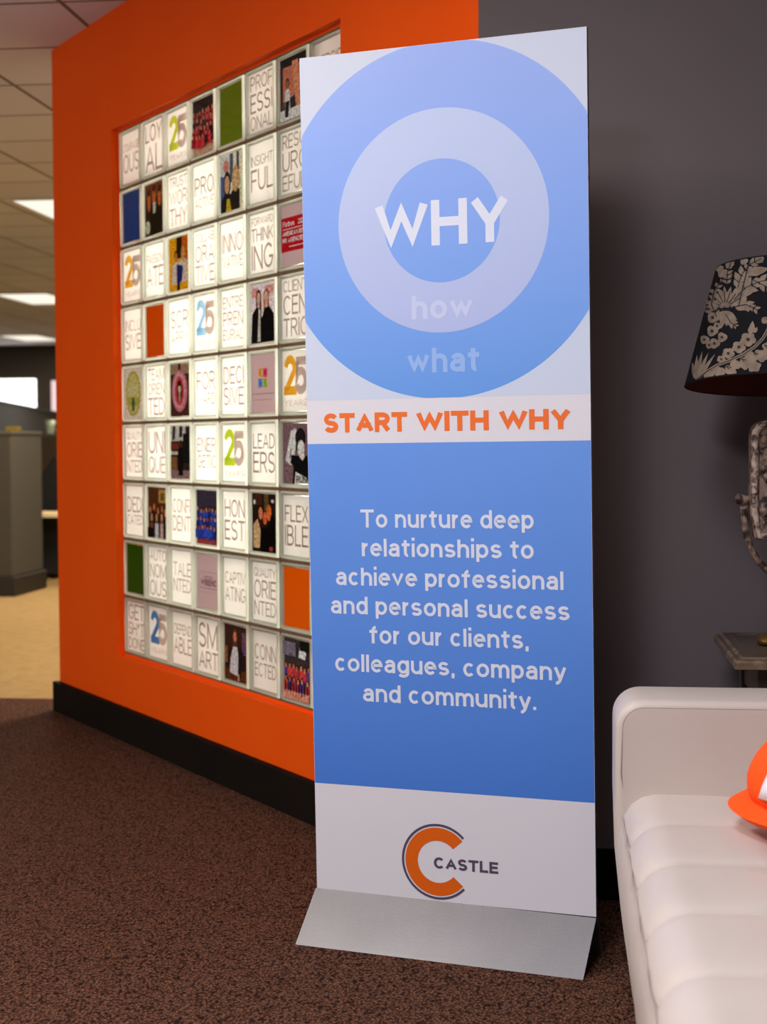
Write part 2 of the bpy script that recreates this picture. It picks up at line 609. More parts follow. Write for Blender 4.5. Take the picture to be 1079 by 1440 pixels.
# grout between the blocks
g = MB()
for i in range(10):
    z = BZ + i * MOD
    g.box(0, 8 * MOD, 0.003, 0.05, z - 0.0046, z + 0.0046)
for j in range(9):
    x = j * MOD
    g.box(x - 0.0030, x + 0.0030, 0.0045, 0.05, BZ, BZ + 9 * MOD)
struct(g.build('wall_left_grout', M_GROUT, loc=WO, rot=WROT))
# added white box behind the blocks, holding the made-up lamp that backlights them
bx = MB()
bx.box(A0 - 0.1, A1 + 0.1, 0.62, 0.64, Z0 - 0.1, Z1 + 0.1)
bx.box(A0 - 0.1, A1 + 0.1, 0.12, 0.62, Z0 - 0.12, Z0 - 0.1)
bx.box(A0 - 0.1, A1 + 0.1, 0.12, 0.62, Z1 + 0.1, Z1 + 0.12)
bx.box(A0 - 0.12, A0 - 0.1, 0.12, 0.64, Z0 - 0.1, Z1 + 0.1)
bx.box(A1 + 0.1, A1 + 0.12, 0.12, 0.64, Z0 - 0.1, Z1 + 0.1)
struct(bx.build('wall_left_added_box', pmat('white_paint', rgb(230, 228, 222), 0.8), loc=WO, rot=WROT))


def wall_pt(s, y, z):
    c, sn = math.cos(WROT[2]), math.sin(WROT[2])
    return Vector((WO.x + c * s - sn * y, WO.y + sn * s + c * y, z))


lamp('added_block_backlight', wall_pt(0.62, 0.60, BZ + 1.02), 0.9, 50, (1.0, 0.95, 0.87), rot=(-PI / 2, 0, WROT[2] + PI), size_y=1.3)  # added lamp, stands in for office light coming through the blocks

# ------------------------------------------------------------------ glass block wall
M_RIM = paper('frosted_glass_rim', (0.50, 0.53, 0.45, 1), 0.45, gloss=1)
M_PANE = thin_glass('clear_glass')
M_CARD = paper('white_card', (0.86, 0.85, 0.83, 1), 0.55)
M_MAUVE = paper('mauve_card', rgb(216, 192, 194), 0.30)
M_TXT = paper('taupe_ink', rgb(170, 148, 140), 0.58)
M_TXT5 = paper('taupe_numeral_ink', rgb(204, 184, 176), 0.58)
CW, CH = 0.160, 0.170
INK = {}


def ink(c, gain=1.7):
    k = 'print_%02x%02x%02x' % c
    if k not in INK:
        m = INK[k] = paper(k, rgb(*c, gain=gain), 0.15)
        if gain > 1.6:
            nt = m.node_tree
            tc = nt.nodes.new('ShaderNodeTexCoord')
            nz = nt.nodes.new('ShaderNodeTexNoise')
            nz.inputs['Scale'].default_value = 130
            nz.inputs['Detail'].default_value = 3
            nt.links.new(tc.outputs['Object'], nz.inputs['Vector'])
            mr = nt.nodes.new('ShaderNodeMapRange')
            mr.inputs['From Min'].default_value = 0.3
            mr.inputs['From Max'].default_value = 0.7
            mr.inputs['To Min'].default_value = 0.45
            mr.inputs['To Max'].default_value = 1.4
            nt.links.new(nz.outputs['Fac'], mr.inputs['Value'])
            sc = nt.nodes.new('ShaderNodeVectorMath')
            sc.operation = 'SCALE'
            sc.inputs[0].default_value = rgb(*c, gain=gain)[:3]
            nt.links.new(mr.outputs['Result'], sc.inputs['Scale'])
            for n in nt.nodes:
                if n.bl_idname in ('ShaderNodeBsdfDiffuse', 'ShaderNodeBsdfTranslucent'):
                    nt.links.new(sc.outputs[0], n.inputs[0])
    return INK[k]


class Card:
    """artwork of one card; coordinates run 0..1 over the printed sheet"""

    def __init__(self, base):
        self.mb = MB()
        self.mats = [base]
        self.layer = 0
        h = 0.0012
        self.mb.box(-CW / 2, CW / 2, 0, h, -CH / 2, CH / 2)

    def mi(self, m):
        if m not in self.mats:
            self.mats.append(m)
        return self.mats.index(m)

    def y(self):
        self.layer += 1
        return -0.00012 * self.layer - 0.0002

    def pt(self, p):
        return ((p[0] - 0.5) * CW, (p[1] - 0.5) * CH)

    def poly(self, pts, c):
        pts = [(min(1, max(0, p[0])), min(1, max(0, p[1]))) for p in pts]
        self.mb.flat([self.pt(p) for p in pts], self.y(), self.mi(c if not isinstance(c, tuple) else ink(c)))
        return self

    def rect(self, x0, y0, x1, y1, c):
        return self.poly([(x0, y0), (x1, y0), (x1, y1), (x0, y1)], c)

    def ell(self, cx, cy, rx, ry, c, n=20):
        return self.poly([(cx + rx * math.cos(2 * PI * k / n), cy + ry * math.sin(2 * PI * k / n)) for k in range(n)], c)

    def text(self, t, x0, x1, base, cap, m, weight=0.12, spacing=1.0):
        put_text(self.mb, t, (x0 - 0.5) * CW, (x1 - 0.5) * CW, (base - 0.5) * CH, cap * CH, self.y(), self.mi(m if not isinstance(m, tuple) else ink(m)), weight, spacing)
        return self

    def person(self, x, top, s, skin, hair, cloth, long_hair=True, wide=0.15):
        """head and shoulders printed in the picture"""
        self.poly([(x - wide * s, top - 1.0 * s), (x + wide * s, top - 1.0 * s), (x + wide * 0.95 * s, top - 0.42 * s), (x + 0.05 * s, top - 0.30 * s), (x - 0.05 * s, top - 0.30 * s), (x - wide * 0.95 * s, top - 0.42 * s)], cloth)
        self.ell(x, top - (0.17 if long_hair else 0.13) * s, 0.15 * s, (0.22 if long_hair else 0.16) * s, hair)
        self.ell(x, top - 0.18 * s, 0.105 * s, 0.15 * s, skin)
        return self


def words(*lines):
    c = Card(M_CARD)
    xs0, xs1 = 0.06, 0.95
    hs = []
    for t in lines:
        vs, _ = glyphs(t, 0.11)
        wd = max(v[0] for v in vs) - min(v[0] for v in vs)
        hs.append((xs1 - xs0) * CW / wd / CH)
    gap = 0.055
    tot = sum(hs) + gap * (len(hs) - 1)
    k = min(1.0, (0.92 - gap * (len(hs) - 1)) / sum(hs))
    # short words are set a little taller than their width alone would give
    k = max(k, 1.0) if tot < 0.5 else k
    if tot < 0.55:
        k = 1.18
    tot = sum(hs) * k + gap * (len(hs) - 1)
    z = 0.5 + tot / 2
    for t, h in zip(lines, hs):
        z -= h * k
        c.text(t, xs0, xs1, z, h * k, M_TXT, 0.11)
        z -= gap
    return c


def years(col):
    c = Card(M_CARD)
    c.text('2', 0.06, 0.54, 0.27, 0.66, paper('numeral_%02x%02x%02x' % col, rgb(*col, gain=1.0), 0.5), 0.22)
    c.text('5', 0.50, 0.95, 0.27, 0.62, M_TXT5, 0.22)
    c.text('YEARS', 0.08, 0.94, 0.09, 0.10, M_TXT5, 0.12, 1.6)
    return c


def plain(col):
    c = Card(ink(col, 1.5))
    return c


def crowd(bgc, shirts, skins, rows, top, seed, ground=None, hair=(40, 22, 16)):
    rnd = random.Random(seed)
    c = Card(ink(bgc))
    if ground:
        c.rect(0, 0, 1, 0.18, ground)
    for r in range(rows):
        n = 7 - (r % 2)
        for i in range(n):
            x = (i + 0.5) / n + rnd.uniform(-0.03, 0.03)
            t = top - r * (top - 0.36) / max(1, rows - 1) + rnd.uniform(-0.025, 0.025)
            c.rect(x - 0.075, max(0.08, t - 0.24), x + 0.075, t - 0.07, rnd.choice(shirts))
            c.ell(x, t - 0.03, 0.045, 0.055, hair, 10)
            c.ell(x, t - 0.045, 0.035, 0.042, rnd.choice(skins), 10)
    return c


def pic_raised_arms():
    c = Card(ink((58, 28, 12)))
    c.rect(0, 0.72, 1, 1, (120, 62, 28))
    for x, y in ((0.22, 0.72), (0.5, 0.78), (0.80, 0.74)):
        c.ell(x, y - 0.06, 0.09, 0.19, (196, 100, 48))
        c.ell(x, y + 0.12, 0.08, 0.07, (60, 28, 14))
    c.poly([(0.3, 0.0), (0.85, 0.0), (0.9, 0.55), (0.62, 0.5), (0.5, 0.35), (0.38, 0.55), (0.3, 0.5)], (30, 20, 10))
    c.poly([(0.46, 0.40), (0.58, 0.42), (0.60, 0.62), (0.45, 0.62)], (214, 200, 190))
    c.ell(0.16, 0.16, 0.13, 0.13, (226, 200, 166))
    return c


def pic_two_women():
    c = Card(ink((196, 190, 176)))
    c.rect(0, 0.62, 0.5, 1, (206, 214, 218))
    c.rect(0.42, 0.5, 0.56, 1, (70, 84, 104))
    c.rect(0.72, 0.4, 0.82, 1, (64, 66, 78))
    c.poly([(0.0, 0.0), (0.3, 0.0), (0.3, 0.6), (0.0, 0.66)], (70, 90, 140))
    c.ell(0.26, 0.80, 0.13, 0.11, (214, 128, 116))
    c.person(0.30, 0.66, 1.05, (226, 156, 122), (30, 20, 18), (24, 22, 26), True, 0.26)
    c.person(0.68, 0.72, 1.05, (230, 166, 128), (206, 150, 84), (28, 24, 24), True, 0.24)
    c.poly([(0.26, 0.0), (0.48, 0.0), (0.42, 0.22), (0.30, 0.22)], (226, 164, 30))
    c.rect(0.86, 0.0, 1.0, 0.5, (222, 196, 166))
    return c


def pic_gallery():
    c = Card(ink((176, 108, 84)))
    c.rect(0, 0.86, 1, 1, (20, 14, 14))
    c.rect(0, 0.0, 0.10, 0.9, (52, 34, 30))
    c.rect(0, 0, 1, 0.17, (226, 206, 206))
    c.poly([(0.12, 0.3), (0.9, 0.42), (0.9, 0.17), (0.12, 0.17)], (40, 32, 32))
    c.poly([(0.45, 0.92), (0.68, 0.92), (0.80, 0.18), (0.60, 0.16)], (206, 128, 96))
    c.person(0.28, 0.66, 0.5, (150, 90, 66), (40, 26, 20), (232, 226, 232), False, 0.2)
    c.poly([(0.18, 0.05), (0.30, 0.04), (0.36, 0.30), (0.2, 0.30)], (26, 18, 16))
    c.rect(0.84, 0.16, 1, 0.55, (90, 74, 104))
    return c


def pic_banner():
    c = Card(M_MAUVE)
    red = (168, 16, 28)
    c.rect(0.0, 0.24, 1.0, 0.80, red)
    wt = (244, 226, 224)
    c.text('Forbes', 0.06, 0.50, 0.655, 0.085, wt, 0.17)
    c.text('2021', 0.64, 0.93, 0.655, 0.085, wt, 0.17)
    c.rect(0.06, 0.605, 0.95, 0.615, wt)
    c.text("AMERICA'S BEST", 0.06, 0.95, 0.50, 0.075, wt, 0.2)
    c.text('PR AGENCIES', 0.06, 0.88, 0.385, 0.08, wt, 0.2)
    c.rect(0.3, 0.31, 0.95, 0.325, wt)
    return c


def pic_yellow_pair():
    c = Card(ink((206, 150, 22)))
    c.rect(0.38, 0.6, 0.66, 1, (40, 24, 16))
    c.rect(0.66, 0.45, 1, 1, (190, 92, 16))
    c.person(0.36, 0.74, 0.62, (206, 120, 66), (52, 28, 14), (216, 196, 184), False, 0.34)
    c.person(0.72, 0.80, 0.66, (218, 140, 80), (226, 150, 60), (206, 186, 168), True, 0.36)
    c.poly([(0.42, 0.06), (0.66, 0.18), (0.72, 0.44), (0.40, 0.5)], (34, 34, 110))
    c.poly([(0.42, 0.0), (0.56, 0.0), (0.56, 0.12), (0.42, 0.12)], (24, 18, 30))
    return c


def pic_black_jackets():
    c = Card(ink((206, 186, 192)))
    c.rect(0.05, 0.78, 0.28, 0.94, (226, 136, 128))
    c.rect(0.62, 0.82, 0.95, 0.96, (226, 140, 130))
    for x, hair in ((0.34, (70, 34, 22)), (0.66, (150, 82, 48))):
        c.ell(x, 0.78, 0.11, 0.13, hair)
        c.rect(x - 0.11, 0.52, x + 0.11, 0.78, hair)
        c.ell(x, 0.76, 0.075, 0.10, (226, 160, 134))
        c.poly([(x - 0.07, 0.50), (x + 0.07, 0.50), (x + 0.04, 0.7), (x - 0.04, 0.7)], (216, 150, 126))
    c.poly([(0.03, 0.0), (0.50, 0.0), (0.46, 0.48), (0.40, 0.60), (0.24, 0.60), (0.08, 0.50)], (18, 15, 14))
    c.poly([(0.50, 0.0), (0.98, 0.0), (0.96, 0.46), (0.78, 0.60), (0.60, 0.58), (0.46, 0.40)], (14, 12, 12))
    c.poly([(0.30, 0.02), (0.42, 0.02), (0.42, 0.55), (0.36, 0.60)], (216, 190, 176))
    return c


def pic_medallion():
    c = Card(ink((206, 188, 178)))
    c.ell(0.48, 0.5, 0.44, 0.46, (176, 160, 60), 32)
    c.ell(0.48, 0.5, 0.36, 0.40, (196, 184, 116), 32)
    for x in (0.30, 0.48, 0.66):
        c.ell(x, 0.56, 0.07, 0.10, (214, 190, 140))
    c.rect(0.14, 0.24, 0.82, 0.42, (176, 166, 70))
    c.poly([(0.42, 0.14), (0.54, 0.14), (0.58, 0.34), (0.40, 0.34)], (70, 84, 66))
    c.ell(0.48, 0.37, 0.06, 0.06, (60, 70, 60))
    return c


def pic_pink_ring():
    c = Card(ink((72, 40, 30)))
    c.rect(0, 0.8, 1, 1, (150, 120, 96))
    c.rect(0.4, 0.8, 0.54, 1, (86, 34, 30))
    c.ell(0.48, 0.48, 0.40, 0.40, (222, 104, 116), 32)
    c.ell(0.46, 0.49, 0.33, 0.35, (236, 146, 152), 32)
    c.ell(0.47, 0.48, 0.24, 0.28, (206, 66, 76), 32)
    c.ell(0.48, 0.48, 0.15, 0.22, (90, 40, 32), 24)
    c.ell(0.48, 0.52, 0.07, 0.08, (232, 186, 150), 14)
    c.ell(0.48, 0.62, 0.09, 0.05, (40, 20, 16), 14)
    c.rect(0.44, 0.28, 0.53, 0.46, (206, 130, 116))
    return c


def pic_color_squares():
    c = Card(M_MAUVE)
    for x, y, a, b in ((0.30, 0.60, (222, 150, 70), (190, 120, 40)), (0.50, 0.60, (206, 56, 92), (160, 30, 66)), (0.30, 0.43, (84, 130, 190), (56, 96, 150)), (0.50, 0.43, (150, 170, 60), (116, 136, 40))):
        c.rect(x, y, x + 0.17, y + 0.155, a)
        c.rect(x + 0.055, y + 0.045, x + 0.115, y + 0.11, b)
    c.rect(0.06, 0.315, 0.95, 0.327, (126, 106, 110))
    c.rect(0.12, 0.215, 0.85, 0.225, (146, 126, 128))
    return c


def pic_stage():
    c = Card(ink((46, 34, 26)))
    c.rect(0, 0.72, 0.75, 1, (196, 186, 182))
    c.poly([(0.1, 1), (0.25, 1), (0.2, 0.74), (0.06, 0.74)], (52, 44, 40))
    c.poly([(0.45, 1), (0.62, 1), (0.58, 0.8), (0.42, 0.78)], (40, 34, 32))
    c.rect(0.62, 0.3, 1, 0.86, (22, 20, 14))
    c.rect(0, 0.56, 0.4, 0.68, (120, 46, 30))
    c.rect(0, 0.46, 0.45, 0.52, (206, 186, 176))
    c.rect(0, 0.16, 0.32, 0.42, (126, 84, 46))
    c.rect(0, 0.0, 1, 0.16, (136, 104, 104))
    c.ell(0.52, 0.66, 0.08, 0.09, (70, 34, 26))
    c.poly([(0.40, 0.06), (0.62, 0.06), (0.64, 0.55), (0.58, 0.60), (0.44, 0.60), (0.36, 0.52)], (20, 14, 12))
    return c


def pic_arm_up():
    c = Card(ink((112, 84, 90)))
    c.poly([(0.30, 0.30), (0.42, 0.36), (0.56, 0.86), (0.46, 0.92), (0.36, 0.86)], (222, 196, 192))
    c.poly([(0.10, 0.38), (0.30, 0.30), (0.44, 0.36), (0.30, 0.44)], (214, 186, 182))
    c.poly([(0.10, 0.38), (0.22, 0.36), (0.44, 0.88), (0.32, 0.88)], (222, 196, 192))
    c.ell(0.68, 0.76, 0.20, 0.16, (30, 20, 22))
    c.ell(0.60, 0.62, 0.10, 0.10, (34, 22, 24))
    c.ell(0.70, 0.58, 0.13, 0.14, (220, 196, 192))
    c.poly([(0.62, 0.36), (0.84, 0.36), (0.82, 0.52), (0.66, 0.52)], (210, 184, 180))
    c.poly([(0.38, 0.0), (1, 0.0), (1, 0.46), (0.86, 0.46), (0.76, 0.38), (0.62, 0.46), (0.34, 0.48), (0.30, 0.34), (0.42, 0.3)], (16, 13, 14))
    c.poly([(0.46, 0.0), (0.96, 0.0), (0.92, 0.10), (0.5, 0.20)], (206, 190, 184))
    c.text('RUN', 0.52, 0.92, 0.02, 0.11, (24, 18, 18), 0.2)
    return c


def pic_party():
    c = Card(ink((84, 44, 18)))
    c.rect(0.58, 0.70, 0.96, 0.96, (176, 132, 72))
    c.rect(0.68, 0.74, 0.88, 0.90, (110, 84, 22))
    for x, y in ((0.12, 0.64), (0.34, 0.70), (0.55, 0.62), (0.78, 0.66), (0.95, 0.6)):
        c.person(x, y, 0.5, (206, 116, 66), (70, 30, 14), (60, 26, 20), True, 0.2)
    for x, cl in ((0.22, (120, 70, 56)), (0.50, (206, 190, 206)), (0.78, (190, 160, 150))):
        c.person(x, 0.50, 0.55, (220, 140, 96), (60, 26, 14), cl, True, 0.17)
    c.rect(0, 0, 0.32, 0.2, (20, 12, 10))
    c.rect(0.86, 0, 1, 0.3, (20, 14, 12))
    return c


def pic_couple_dark():
    c = Card(ink((34, 22, 14)))
    c.rect(0, 0.8, 0.4, 1, (64, 30, 20))
    c.rect(0.5, 0.7, 0.68, 1, (84, 66, 30))
    c.ell(0.1, 0.85, 0.05, 0.04, (226, 200, 190))
    c.ell(0.85, 0.88, 0.06, 0.03, (200, 170, 180))
    c.ell(0.36, 0.70, 0.12, 0.10, (26, 14, 10))
    c.rect(0.24, 0.35, 0.48, 0.70, (54, 18, 12))
    c.ell(0.36, 0.66, 0.08, 0.11, (206, 116, 80))
    c.ell(0.70, 0.68, 0.10, 0.14, (214, 96, 40))
    c.ell(0.54, 0.58, 0.08, 0.11, (196, 92, 56))
    c.poly([(0.06, 0.06), (0.32, 0.06), (0.36, 0.36), (0.24, 0.56), (0.06, 0.46)], (206, 160, 116))
    c.poly([(0.36, 0.0), (1, 0.0), (1, 0.56), (0.80, 0.66), (0.72, 0.48), (0.56, 0.40), (0.40, 0.44)], (10, 8, 8))
    c.rect(0.72, 0.02, 0.86, 0.10, (150, 50, 50))
    return c


def pic_seal():
    c = Card(M_MAUVE)
    t = (104, 74, 84)
    c.rect(0.14, 0.68, 0.94, 0.69, (150, 120, 130))
    c.rect(0.14, 0.655, 0.94, 0.66, (150, 120, 130))
    c.text('CERTIFIED', 0.32, 0.76, 0.565, 0.045, t, 0.14)
    c.text('WBENC', 0.18, 0.92, 0.43, 0.12, t, 0.2)
    c.rect(0.14, 0.375, 0.94, 0.385, t)
    c.rect(0.14, 0.30, 0.94, 0.305, (150, 120, 130))
    return c


def pic_white_dress():
    c = Card(ink((44, 20, 18)))
    c.rect(0, 0.0, 1, 0.22, (84, 42, 20))
    c.rect(0.78, 0.5, 0.94, 0.9, (96, 60, 90))
    c.rect(0, 0.3, 0.14, 0.6, (126, 80, 50))
    c.ell(0.48, 0.84, 0.10, 0.10, (84, 34, 26))
    c.rect(0.38, 0.62, 0.58, 0.84, (84, 34, 26))
    c.ell(0.48, 0.80, 0.07, 0.09, (196, 110, 84))
    c.poly([(0.24, 0.14), (0.62, 0.10), (0.64, 0.40), (0.58, 0.62), (0.40, 0.62), (0.28, 0.4)], (214, 186, 190))
    c.poly([(0.60, 0.12), (0.72, 0.08), (0.84, 0.55), (0.64, 0.64)], (30, 22, 30))
    c.rect(0.60, 0.02, 0.66, 0.14, (206, 150, 130))
    return c


def pic_runners():
    c = crowd((56, 46, 46), [(176, 54, 60), (196, 66, 60), (150, 50, 70), (84, 52, 120)], [(206, 130, 100), (180, 100, 76)], 2, 0.58, 11)
    c.rect(0, 0, 1, 0.14, (196, 130, 110))
    c.rect(0.0, 0.72, 0.5, 0.95, (106, 96, 110))
    c.poly([(0.6, 0.72), (0.86, 0.70), (0.9, 0.82), (0.66, 0.90)], (206, 206, 226))
    c.rect(0.66, 0.84, 1, 1, (16, 20, 16))
    rnd = random.Random(5)
    for k in range(9):
        x = 0.08 + k * 0.105
        c.rect(x, 0.10 + rnd.uniform(-.03, .03), x + 0.035, 0.28, (24, 14, 16))
    return c


LIME = (216, 226, 70)
AMBER = (246, 196, 70)
W_ = 'on a backlit white card'
BLOCKS = [
    [(words('COURAGE', 'OUS'), 'glass block reading COURAGEOUS in the top left corner of the grid'),
     (words('LOY', 'AL'), 'glass block reading LOYAL ' + W_),
     (years(LIME), 'glass block with a lime 25 YEARS, between LOYAL and a red crowd photo'),
     (crowd((44, 24, 26), [(196, 54, 58), (176, 42, 50), (150, 40, 46), (60, 34, 36)], [(226, 130, 104), (206, 110, 90)], 4, 0.80, 3, (196, 150, 124)), 'glass block with a photo of a crowd in red shirts in the top row'),
     (plain((98, 112, 0)), 'glass block with a plain olive green card in the top row'),
     (words('PROF', 'ESSI', 'ONAL'), 'glass block reading PROFESSIONAL ' + W_),
     (pic_gallery(), 'glass block with a brown gallery photo, partly behind the top of the sign'),
     (words('PERSIS', 'TENT'), 'glass block reading PERSIST at the top right of the grid')],
    [(plain((34, 62, 124)), 'glass block with a plain navy blue card'),
     (pic_raised_arms(), 'glass block with a dark photo of three people, right of the navy card'),
     (words('TRUST', 'WOR', 'THY'), 'glass block reading TRUSTWORTHY ' + W_),
     (words('PRO', 'ACTIVE'), 'glass block reading PROACTIVE ' + W_),
     (pic_two_women(), 'glass block with a photo of two women, below the olive green card'),
     (words('INSIGHT', 'FUL'), 'glass block reading INSIGHTFUL ' + W_),
     (words('RESO', 'URC', 'EFUL'), 'glass block reading RESOURCEFUL, cut off by the sign')],
    [(years(AMBER), 'glass block with an amber 25 YEARS, directly below the navy card'),
     (words('PASSION', 'ATE'), 'glass block reading PASSIONATE ' + W_),
     (pic_yellow_pair(), 'glass block with a yellow photo of two people in pale jackets'),
     (words('COLLAB', 'ORA', 'TIVE'), 'glass block reading COLLABORATIVE ' + W_),
     (words('INNO', 'VATIVE'), 'glass block reading INNOVATIVE ' + W_),
     (words('FORWARD', 'THINK', 'ING'), 'glass block reading FORWARD THINKING ' + W_),
     (pic_banner(), 'glass block with a red PR AGENCIES award card beside the sign')],
    [(words('INCLU', 'SIVE'), 'glass block reading INCLUSIVE ' + W_),
     (plain((196, 78, 2)), 'glass block with a plain orange card, between INCLUSIVE and SCRAPPY'),
     (words('SCR', 'APPY'), 'glass block reading SCRAPPY ' + W_),
     (years((170, 214, 244)), 'glass block with a pale blue 25 YEARS in the middle of the grid'),
     (words('ENTRE', 'PREN', 'EURIAL'), 'glass block reading ENTREPRENEURIAL ' + W_),
     (pic_black_jackets(), 'glass block with a photo of two women in black jackets'),
     (words('CLIENT', 'CEN', 'TRIC'), 'glass block reading CLIENT CENTRIC beside the sign')],
    [(pic_medallion(), 'glass block with a round yellow emblem on a beige card'),
     (words('TEAM', 'ORIEN', 'TED'), 'glass block reading TEAM ORIENTED ' + W_),
     (pic_pink_ring(), 'glass block with a photo of a big pink ring'),
     (words('FOR', 'WARD'), 'glass block reading FORWARD, right of the pink ring photo'),
     (words('DECI', 'SIVE'), 'glass block reading DECISIVE ' + W_),
     (pic_color_squares(), 'glass block with four small coloured squares on a mauve card'),
     (years((244, 184, 52)), 'glass block with a golden 25 YEARS beside the sign')],
    [(words('QUALITY', 'ORIE', 'NTED'), 'glass block reading QUALITY ORIENTED in the first column, left of UNIQUE'),
     (words('UNI', 'QUE'), 'glass block reading UNIQUE ' + W_),
     (pic_stage(), 'glass block with a photo of one dark figure, below the pink ring photo'),
     (words('ENER', 'GETIC'), 'glass block reading ENERGETIC ' + W_),
     (years((200, 220, 50)), 'glass block with a lime 25 YEARS, left of LEADERS'),
     (words('LEAD', 'ERS'), 'glass block reading LEADERS ' + W_),
     (pic_arm_up(), 'glass block with a grey photo of a woman raising one arm')],
    [(words('DEDI', 'CATED'), 'glass block reading DEDICATED ' + W_),
     (pic_party(), 'glass block with a warm photo of a party group, right of DEDICATED'),
     (words('CONFI', 'DENT'), 'glass block reading CONFIDENT ' + W_),
     (crowd((56, 46, 60), [(36, 56, 150), (44, 70, 170), (28, 40, 110)], [(190, 120, 96), (150, 90, 76)], 3, 0.68, 8, (150, 60, 66)), 'glass block with a photo of a group in blue shirts'),
     (words('HON', 'EST'), 'glass block reading HONEST ' + W_),
     (pic_couple_dark(), 'glass block with a dark photo of friends, between HONEST and FLEXIBLE'),
     (words('FLEX', 'IBLE'), 'glass block reading FLEXIBLE beside the sign')],
    [(plain((44, 72, 6)), 'glass block with a plain dark green card low in the first column'),
     (words('AUTO', 'NOM', 'OUS'), 'glass block reading AUTONOMOUS ' + W_),
     (words('TALE', 'NTED'), 'glass block reading TALENTED ' + W_),
     (pic_seal(), 'glass block with a mauve card reading WBENC'),
     (words('CAPTIV', 'ATING'), 'glass block reading CAPTIVATING ' + W_),
     (words('QUALITY', 'ORIE', 'NTED'), 'glass block reading QUALITY ORIENTED, left of the large orange card'),
     (plain((206, 84, 2)), 'glass block with a plain orange card beside the blue sign')],
    [(words('GET', 'SH*T', 'DONE'), 'glass block reading GET SH*T DONE in the bottom left corner'),
     (years((84, 140, 206)), 'glass block with a strong blue 25 YEARS in the bottom row'),
     (words('DEPEND', 'ABLE'), 'glass block reading DEPENDABLE ' + W_),
     (words('SM', 'ART'), 'glass block reading SMART ' + W_),
     (pic_white_dress(), 'glass block with a photo of a woman in a white dress'),
     (words('CONN', 'ECTED'), 'glass block reading CONNECTED ' + W_),
     (pic_runners(), 'glass block with a photo of runners by a fence, bottom row beside the sign')],
]


def rounded_rect(w, h, r, n=5):
    pts = []
    for cx, cz, a0 in ((w / 2 - r, -h / 2 + r, -PI / 2), (w / 2 - r, h / 2 - r, 0), (-w / 2 + r, h / 2 - r, PI / 2), (-w / 2 + r, -h / 2 + r, PI)):
        for k in range(n + 1):
            a = a0 + PI / 2 * k / n
            pts.append((cx + r * math.cos(a), cz + r * math.sin(a)))
    return pts


def rim_mesh():
    mb = MB()
    bw, bh = MOD - 0.0045, MOD - 0.0085
    rings = [(bw, bh, 0.010, 0.045), (bw, bh, 0.010, 0.006), (bw - 0.004, bh - 0.004, 0.009, 0.002), (bw - 0.010, bh - 0.010, 0.008, 0.0),
             (CW + 0.014, CH + 0.014, 0.010, 0.0), (CW + 0.004, CH + 0.004, 0.006, 0.0035), (CW + 0.001, CH + 0.001, 0.004, 0.0075)]
    allp = [[(p[0], y, p[1]) for p in rounded_rect(a, b, r)] for a, b, r, y in rings]
    n = len(allp[0])
    vs = [p for rg in allp for p in rg]
    fs = []
    for i in range(len(rings) - 1):
        for k in range(n):
            a, b = i * n + k, i * n + (k + 1) % n
            fs.append((a, b, b + n, a + n))
    mb.add(vs, fs)
    return mb


rim0 = rim_mesh().build('glass_rim', M_RIM, smooth=True)
pane0 = MB().prism(rounded_rect(CW + 0.012, CH + 0.012, 0.009), 0.0006, 0.0030).build('glass_pane', M_PANE)
used_first = False
for i, row in enumerate(BLOCKS):
    for j in range(8):
        if j < len(row):
            card, label = row[j]
        else:
            card, label = Card(M_CARD), 'blank white glass block in the last column, hidden behind the sign'
        e = empty('glass_block', wall_pt((j + 0.5) * MOD, 0, BZ + (8.5 - i) * MOD), WROT)
        tag(e, label, 'glass block', 'glass blocks set in the orange wall')
        if not used_first:
            rim, pane = rim0, pane0
            used_first = True
        else:
            rim, pane = rim0.copy(), pane0.copy()
            COL.objects.link(rim)
            COL.objects.link(pane)
        rim.parent = e
        pane.parent = e
        card.mb.build('card', card.mats, e, loc=(0, 0.0062, 0))

# ------------------------------------------------------------------ the standing sign
sg = empty('standing_sign', (-0.22259, 3.16862, 0), (0, 0, THETA - 0.37098))
tag(sg, 'tall blue and white START WITH WHY sign standing on the carpet', 'sign')
SW, SH, SZ = 0.6059, 1.7432, 0.0890
HW = SW / 2
M_SWHITE = pmat('sign_white', rgb(224, 219, 228), 0.42, 0, 0.35)
M_ALU = mottled('brushed_aluminium', rgb(118, 115, 118), rgb(127, 124, 127), 4, 0.42, 0.1, 400, metal=0.75)
M_EDGE = pmat('grey_edge', rgb(120, 118, 124), 0.5, 0.3)
M_CIRC = zgrad('blue_disc_print_glare', [(1.03, rgb(104, 156, 232)), (1.25, rgb(124, 164, 238)), (1.74, rgb(156, 178, 242))])  # printed gradient, with satin glare put into the paler blues
M_RING = zgrad('pale_ring_print', [(1.16, rgb(178, 188, 232)), (1.62, rgb(192, 204, 238))])
M_CORNER = zgrad('pale_corner_print', [(1.03, rgb(204, 212, 234)), (1.74, rgb(207, 212, 231))])
M_PANEL = zgrad('blue_panel_print', [(0.23, rgb(72, 124, 214)), (0.60, rgb(94, 142, 226)), (0.95, rgb(106, 152, 232))])
M_HOW = pmat('faint_lilac_ink', rgb(198, 204, 238), 0.45)
M_WHAT = pmat('faint_blue_ink', rgb(150, 182, 238), 0.45)
M_PARA = pmat('pale_text_ink', rgb(222, 224, 241), 0.45)
M_OR = pmat('orange_ink', rgb(240, 112, 44), 0.45)
M_LOGO = pmat('logo_orange_ink', rgb(224, 96, 6), 0.45)
M_LOGOD = pmat('logo_plum_ink', rgb(84, 72, 96), 0.45)

